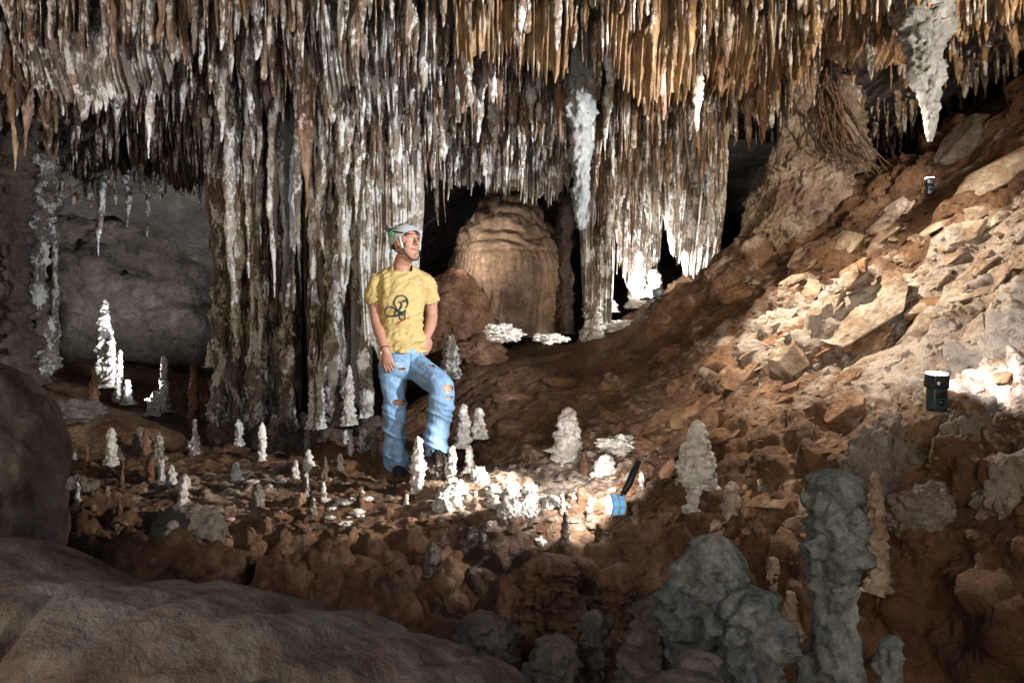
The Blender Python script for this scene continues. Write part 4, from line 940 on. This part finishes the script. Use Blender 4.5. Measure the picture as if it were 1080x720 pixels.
# arms and hands
def hand(A, w_, d, n_, side, curl, L_=.18, spread=.12):
    """w_ wrist, d direction of fingers, n_ palm-back normal, side = +-1 side of the thumb along d x n_"""
    d = Vector(d).normalized(); n_ = (Vector(n_) - d * Vector(n_).dot(d)).normalized(); s_ = d.cross(n_) * side; w_ = Vector(w_)
    A.rings([(w_ + d * t, s_ * a, n_ * b_) for t, a, b_ in [(-.02, .026, .02), (.0, .027, .019), (.03, .037, .018), (.065, .042, .016), (.088, .040, .013), (.098, .034, .009)]])
    for k, (off, ln) in enumerate([(.032, .068), (.0115, .078), (-.0095, .072), (-.031, .056)]):
        b0 = w_ + d * .082 + s_ * off; q = [b0]; dir_ = (d + s_ * off * spread * 12).normalized(); ang_ = 0
        for j, fr in enumerate((.44, .31, .25)):
            ang_ += curl * (1 + .12 * k) * (.6 if j == 0 else 1); v = dir_ * math.cos(ang_) - n_ * math.sin(ang_); q.append(q[-1] + v * ln * fr)
        A.chain(q, [.0098, .0092, .0086, .0074])
    b0 = w_ + d * .02 + s_ * .024; A.chain([b0, b0 + (s_ * .8 + d * .7 - n_ * .2).normalized() * .038, b0 + (s_ * .8 + d * .7 - n_ * .2).normalized() * .038 + (d - n_ * .35 + s_ * .15).normalized() * .052], [.014, .0115, .009])
a0, a1, a2 = P(402, 297, 4.99), P(397.5, 337, 4.98), P(407, 370, 4.86)
A.chain([a0, P(397, 315, 5.0), a1, P(401, 350, 4.94), a2], [.048, .055, .047, .047, .03])
hand(A, a2, (.22, -.12, -1), (-.25, -.95, 0), 1, .32)
b0, b1, b2 = P(447, 298, 5.07), P(455, 330, 5.17), P(450.5, 354, 5.03)
A.chain([b0, P(452.5, 313, 5.13), b1, P(454, 342, 5.11), b2], [.046, .055, .047, .045, .03])
hand(A, b2, (-.08, -.2, -.95), (.75, -.66, 0), -1, .45)
# legs inside the jeans
LK, LA = P(417.5, 432, 4.96), P(419, 488, 5.0); RK, RA = P(467, 411, 4.70), P(460, 470, 4.76)
A.chain([P(416, 386, 5.0), P(416, 408, 4.99), LK, P(417, 455, 5.0), LA], [.088, .078, .063, .055, .042])
A.chain([P(438, 386, 5.02), P(453, 397, 4.86), RK, P(464, 440, 4.74), RA], [.088, .078, .066, .055, .042])
person = remesh('person', A, .0045, M['skin'], None, 3)
tag(person, 'smiling man in white helmet, yellow t-shirt and ripped light jeans', 'person', kind='thing')
# face pieces
def sub(name, acc_or, mat): o = mesh_from_acc(name, acc_or, mat); return o
def mesh_from_acc(name, A_, mat, parent=person):
    me = bpy.data.meshes.new(name); me.from_pydata(np.concatenate(A_.V).tolist(), [], A_.F); me.update(); me.materials.append(mat)
    for p in me.polygons: p.use_smooth = True
    o = bpy.data.objects.new(name, me); COL.objects.link(o); o.parent = parent; return o
for s_ in (-1, 1):
    e = Acc(); e.ball(H(.031 * s_, .079, .012), (.0125, .0115, .0075), HR); eo = mesh_from_acc('eye', e, M['eyew'])
    e = Acc(); e.ball(H(.031 * s_ + .001, .0885, .012), (.0055, .003, .0055), HR); mesh_from_acc('iris', e, M['iris'], eo)
    e = Acc(); e.chain([H(.016 * s_, .098, .036), H(.033 * s_, .092, .042), H(.05 * s_, .074, .036)], [.0035, .0045, .003]); mesh_from_acc('eyebrow', e, M['brow'])
e = Acc(); e.chain([H(-.027, .078, -.052), H(-.012, .0925, -.058), H(.012, .0925, -.058), H(.027, .078, -.052)], [.003, .0055, .0055, .003]); mesh_from_acc('mouth', e, M['lip'])
e = Acc(); e.chain([H(-.018, .0885, -.0535), H(0, .0965, -.056), H(.018, .0885, -.0535)], [.002, .003, .002]); mesh_from_acc('teeth', e, M['teeth'])
# --- t-shirt
A = Acc()
A.rings([TR(*a) for a in [(373, 425, 23.5, .128), (366, 425, 23, .126), (352, 424.5, 21.8, .12), (335, 424, 22, .12), (318, 424, 24, .124), (305, 424, 25.2, .125), (296, 424, 25, .112, .01), (290.5, 424, 23, .097, .02), (286, 424, 19, .087, .02), (282, 424, 14, .080, .02), (280, 424, 11.5, .074, .02)]])
A.chain([P(408, 294, 5.0), P(399, 299, 5.0), P(395.5, 315, 5.0)], [.062, .072, .074]); A.chain([P(440, 294, 5.05), P(449.5, 299, 5.09), P(453, 314, 5.13)], [.062, .070, .072])
shirt = remesh('t_shirt', A, .006, M['shirt'], person, 4)
a, n = vget(shirt); pz = (CAMZ - a[:, 2]) * 144 + 360  # image row at 5 m, used as a height measure
rel = a - np.array(tuple(P(424, 330, 5.0)))
fold = np.abs(fbm(np.stack([rel[:, 0] * 6 + rel[:, 2] * 5, rel[:, 1] * 5, rel[:, 2] * 15 - rel[:, 0] * 10], 1), 3, 3)) ** .8
low = ss(340, 368, pz); a = a + n * ((fold - .3) * (.03 + .035 * low))[:, None]
a = a + n * (.006 * np.sin(rel[:, 0] * 70 + rel[:, 2] * 14) * ss(318, 296, pz) * ss(-.02, -.08, rel[:, 0]))[:, None]
vset(shirt, a)
# open hem, sleeve ends and neck
bm = bmesh.new(); bm.from_mesh(shirt.data); kill = []
for f in bm.faces:
    c_ = f.calc_center_median(); z = c_.z; row = (CAMZ - z) * 144 + 360; pxx = c_.x / 5 * 720 + 540
    if row > 371.5 + .8 * math.sin(pxx * .4) or (row > 315.5 and row < 330 and (pxx < 401.5 and f.normal.z < -.75 or pxx > 447 and f.normal.z < -.75)): kill.append(f)
    elif (Vector((c_.x, c_.y, 0)) - Vector((P(424.5, 284, 4.97).x, 4.97, 0))).length < .070 and row < 287: kill.append(f)
bmesh.ops.delete(bm, geom=kill, context='FACES'); bm.to_mesh(shirt.data); bm.free()
so = shirt.modifiers.new('cloth', 'SOLIDIFY'); so.thickness = .004; so.offset = 1
bvs = BVHTree.FromPolygons([tuple(v.co) for v in shirt.data.vertices], [tuple(p.vertices) for p in shirt.data.polygons])
def onshirt(px, py, lift=.005):
    d = (P(px, py, 1) - CAMP).normalized(); r = bvs.ray_cast(CAMP, d, 6); return (r[0] if r[0] else P(px, py, 4.88)) - d * lift
def stroke(name, pts, r, mat, parent=shirt): return tube(name, [onshirt(*p) for p in pts], r, mat, parent, 6)
e = Acc()
def ring(cx_, cy_, rx, ry, a0_=0, a1_=6.283, n_=22): return [(cx_ + rx * math.cos(a0_ + (a1_ - a0_) * k / (n_ - 1)), cy_ - ry * math.sin(a0_ + (a1_ - a0_) * k / (n_ - 1))) for k in range(n_)]
def addst(A_, pts, r):
    V_, F_ = tube_arrays([onshirt(*p) for p in pts], r, 6); A_.add(V_, F_.tolist())
E = Acc()
addst(E, ring(423, 319, 7.2, 7.4, -.9, 4.0), .0058); addst(E, ring(411.6, 328.6, 5.6, 5.2), .0048); addst(E, ring(424.3, 334, 3.1, 3.2), .0048)
for q in [[(417.5, 325.5), (421, 328.5), (425, 329.5), (428, 327)], [(413, 333.6), (418, 333), (422, 331)], [(419, 327), (421.5, 331), (425, 331.5)], [(420.5, 318.5), (423, 319), (423.5, 323), (421, 327)], [(424.5, 318), (428, 316.5), (429.5, 319)], [(416, 330), (419, 327.5)], [(426, 331), (428, 329)], [(422, 329), (424, 332)]]: addst(E, q, .0075)
mesh_from_acc('printed_emblem', E, M['ink'], shirt)
E = Acc()
for k in range(9):
    x0 = 417.3 + k * 1.75; y0 = 342.6 - k * .92
    addst(E, [(x0, y0), (x0 + .25, y0 - 1.5)], .003); addst(E, [(x0 + .25, y0 - 1.5), (x0 + 1.1, y0 - 1.9 + (k % 2) * .5)], .0026)
    if k % 3: addst(E, [(x0, y0), (x0 + 1.1, y0 - .5)], .0026)
mesh_from_acc('printed_lettering', E, M['redink'], shirt)
E = Acc(); addst(E, [(420, 344.4), (432, 338)], .0012); mesh_from_acc('printed_line', E, M['ink'], shirt)
# --- jeans
A = Acc()
A.rings([TR(*a) for a in [(368, 425, 21.5, .112), (376, 425.5, 22.3, .116), (386, 427, 23.4, .12), (394, 427, 20, .11), (399, 427, 11, .07)]])
A.chain([P(414.5, 386, 5.0), P(414.5, 408, 4.98), P(416.5, 431, 4.95), P(416, 456, 4.99), P(420, 487, 5.0)], [.098, .09, .076, .079, .083])
A.chain([P(438.5, 386, 5.01), P(453, 397, 4.86), P(466, 411, 4.71), P(463, 440, 4.74), P(459, 472, 4.76)], [.098, .093, .082, .08, .082])
jeans = remesh('jeans', A, .006, M['denim'], person, 4)
a, n = vget(jeans); row = (CAMZ - a[:, 2]) * 144 + 360
f = .75 - 1.9 * np.abs(fbm(np.stack([a[:, 0] * 4, a[:, 1] * 4, a[:, 2] * 11 + a[:, 0] * 6 + 3], 1), 2, 13)) ** .6
a = a + n * (f * (.010 + .022 * ss(415, 480, row) + .012 * np.exp(-((row - 425) / 10) ** 2)))[:, None] + n * (fbm(a * 30, 2, 5) * .002)[:, None]
vset(jeans, a)
bm = bmesh.new(); bm.from_mesh(jeans.data); kill = []
cs = np.array([tuple(f_.calc_center_median()) for f_ in bm.faces]); ns = np.array([tuple(f_.normal) for f_ in bm.faces]); jn = fbm(cs * 60, 2, 9) * .25
pxx = cs[:, 0] / cs[:, 1] * 720 + 540; rw = 360 - (cs[:, 2] - CAMZ) / cs[:, 1] * 720
def rip(cx_, cy_, rx, ry): return (((pxx - cx_) / rx) ** 2 + ((rw - cy_) / ry) ** 2 + jn < 1) & (ns[:, 1] < -.1)
k_ = rip(421, 424.5, 7.5, 3.6) | rip(472, 409.5, 6, 3.8) | rip(473, 419, 4.5, 1.3) | rip(423.5, 389, 4.5, 1.2) | rip(455, 386, 4, 1.4)
low = ((rw > 487.5) & (pxx < 440)) | ((rw > 473) & (pxx > 440)) | ((rw < 369.5) & (ns[:, 2] > .5))
k_ |= low & (np.abs(ns[:, 2]) > .5)
bmesh.ops.delete(bm, geom=[f_ for f_, q in zip(list(bm.faces), k_) if q], context='FACES'); bm.to_mesh(jeans.data); bm.free()
so = jeans.modifiers.new('cloth', 'SOLIDIFY'); so.thickness = .004; so.offset = 1
bvj = BVHTree.FromPolygons([tuple(v.co) for v in jeans.data.vertices], [tuple(p.vertices) for p in jeans.data.polygons])
E = Acc()
M['thread'] = plain('frayed_threads', (.62, .68, .74), .9); M['seam'] = plain('denim_seam', (.12, .2, .34), .9)
def jst(A_, pts, r):
    q = []
    for px, py in pts:
        d = (P(px, py, 1) - CAMP).normalized(); rr = bvj.ray_cast(CAMP, d, 7); q.append((rr[0] - d * .004) if rr[0] else None)
    q = [x for x in q if x is not None]
    if len(q) > 2: V_, F_ = tube_arrays(q, r, 5); A_.add(V_, F_.tolist())
for (cx_, cy_, rx, ry, n_) in [(421, 424.5, 8.5, 4.2, 5), (472, 409.5, 7, 4.4, 4), (473, 419, 5, 1.6, 2), (423.5, 389, 5.5, 3, 5), (455, 386, 5, 2.5, 4), (421, 383, 5, 3, 3), (458, 391, 4, 2, 2)]:
    for k in range(n_):
        y_ = cy_ - ry + 2 * ry * k / max(n_ - 1, 1); x_ = rx * math.sqrt(max(.08, 1 - ((y_ - cy_) / ry) ** 2)); jst(E, [(cx_ - x_ + 2 * x_ * t / 7, y_ + .5 * math.sin(t * 1.3 + k)) for t in range(8)], .0022)
mesh_from_acc('frayed_threads', E, M['thread'], jeans)
E = Acc(); jst(E, [(433.5, 372), (433.8, 380), (434.5, 390), (435, 396)], .003); jst(E, [(404, 377), (409, 383), (413, 378), (414, 373)], .0022); jst(E, [(443, 374), (446, 381), (451, 380)], .0022)
mesh_from_acc('seam', E, M['seam'], jeans)
# --- boots
def boot(ank, toe, drop):
    A_ = Acc(); ank = Vector(ank); d = Vector(toe).normalized(); s_ = Vector((-d.y, d.x, 0))
    A_.chain([ank + Vector((0, 0, .04)), ank + Vector((0, 0, -drop + .05))], [.052, .052])
    A_.rings([(ank + d * t + Vector((0, 0, -drop + .0 + h_ / 2 - .004)), s_ * w_, Vector((0, 0, h_ / 2))) for t, w_, h_ in [(-.085, .02, .05), (-.07, .037, .085), (-.02, .042, .1), (.05, .044, .09), (.11, .048, .065), (.155, .042, .05), (.178, .02, .03)]])
    o = remesh('boot', A_, .006, M['boot'], person, 3); return o
boot(P(419.5, 488, 5.0), (.25, -1, 0), .075); boot(P(460, 473, 4.76), (.35, -1, 0), .075)
# --- helmet
ph_, th_ = np.meshgrid(np.linspace(0, 1, 26), np.linspace(0, 2 * np.pi, 60, endpoint=False), indexing='ij')
fwd = np.sin(th_)  # +1 at the forehead
pmax = np.radians(92 - 20 * np.clip(fwd, 0, 1) + 22 * np.clip(-fwd, 0, 1) + 16 * np.exp(-((np.abs(np.cos(th_)) - 1) / .25) ** 2))
pol = ph_ * pmax
def shell(r_):
    x_ = r_[0] * np.sin(pol) * np.cos(th_); y_ = r_[1] * np.sin(pol) * np.sin(th_) - .006; z_ = r_[2] * np.cos(pol) + .035
    rim = np.clip((ph_ - .93) / .07, 0, 1) * .006; x_ = x_ * (1 + rim / .1); y_ = y_ * (1 + rim / .1)
    return x_, y_, z_
x_, y_, z_ = shell((.097, .118, .106)); xi, yi, zi = shell((.089, .110, .098))
Vh = np.stack([np.concatenate([x_, xi[::-1]]).ravel(), np.concatenate([y_, yi[::-1]]).ravel(), np.concatenate([z_, zi[::-1]]).ravel()], 1)
Vw = np.array(tuple(HC)) + 1.1 * Vh @ np.array(HR).T
helmet = mesh('helmet', Vw, grid_faces(52, 60, True)[:, ::-1], M['helmet'], person)
def hs(az, po, k=1.0): az = math.radians(az); po = math.radians(po); return H(.097 * math.sin(po) * math.cos(az) * k, .118 * math.sin(po) * math.sin(az) * k - .006, .106 * math.cos(po) * k + .035)
for az, po in [(110, 25), (95, 44), (150, 42), (60, 35), (190, 50)]: tube('vent', [hs(az - 12, po, 1.01), hs(az, po + 1, 1.015), hs(az + 12, po + 3, 1.01)], .004, M['strap'], helmet, 8)
E = Acc(); E.ball(hs(192, 72, 1.0), (.012, .034, .026), HR); mesh_from_acc('green_badge', E, M['green'], helmet)
E = Acc(); E.ball(hs(-20, 80, 1.0), (.006, .012, .012), HR); mesh_from_acc('clip', E, M['whiteplastic'], helmet)
hb = boxm('headlamp', (.035, .03, .075), M['strap'], hs(215, 55, 1.12), (0.2, math.radians(-50), 0), parent=helmet)
tube('headlamp_strap', [hs(120, 88, 1.02), hs(150, 80, 1.03), hs(180, 68, 1.03), hs(215, 55, 1.03), hs(250, 62, 1.03)], .006, M['strap'], helmet, 8)
for s_ in (-1, 1):
    tube('chin_strap', [H(.086 * s_, .03, .02), H(.079 * s_, .042, -.03), H(.064 * s_, .052, -.08), H(.03 * s_, .066, -.118), H(0, .072, -.127)], .0055, M['strap'], helmet, 8)
    tube('side_strap', [H(.089 * s_, .045, .03), H(.081 * s_, .045, -.01), H(.074 * s_, .045, -.045)], .010, M['helmet'], helmet, 8)
    tube('neck_strap', [H(.086 * s_, -.05, .0), H(.08 * s_, -.02, -.05), H(.064 * s_, .04, -.085)], .005, M['strap'], helmet, 8)
wd2 = (a2 - P(401, 350, 4.94)).normalized(); tt1 = wd2.orthogonal().normalized(); tt2 = wd2.cross(tt1)
tube('wristband', [a2 - wd2 * .02 + (tt1 * math.cos(k * .4) + tt2 * math.sin(k * .4)) * .031 for k in range(17)], .0045, M['strap'], person, 6)
rs_ = rock('flowstone_boss', P(462, 497, 4.76), (.13, .15, .095), M['grey'], 66, n=30, rough=.15, bulge=.2, flat=.6); tag(rs_, 'grey rock under the raised boot of the man', 'flowstone boss')
rs_ = rock('flowstone_boss', P(420, 507, 4.98), (.16, .17, .08), M['brown'], 67, n=30, rough=.12, bulge=.1, flat=.6); tag(rs_, 'flat brown rock under the standing boot of the man', 'flowstone boss')
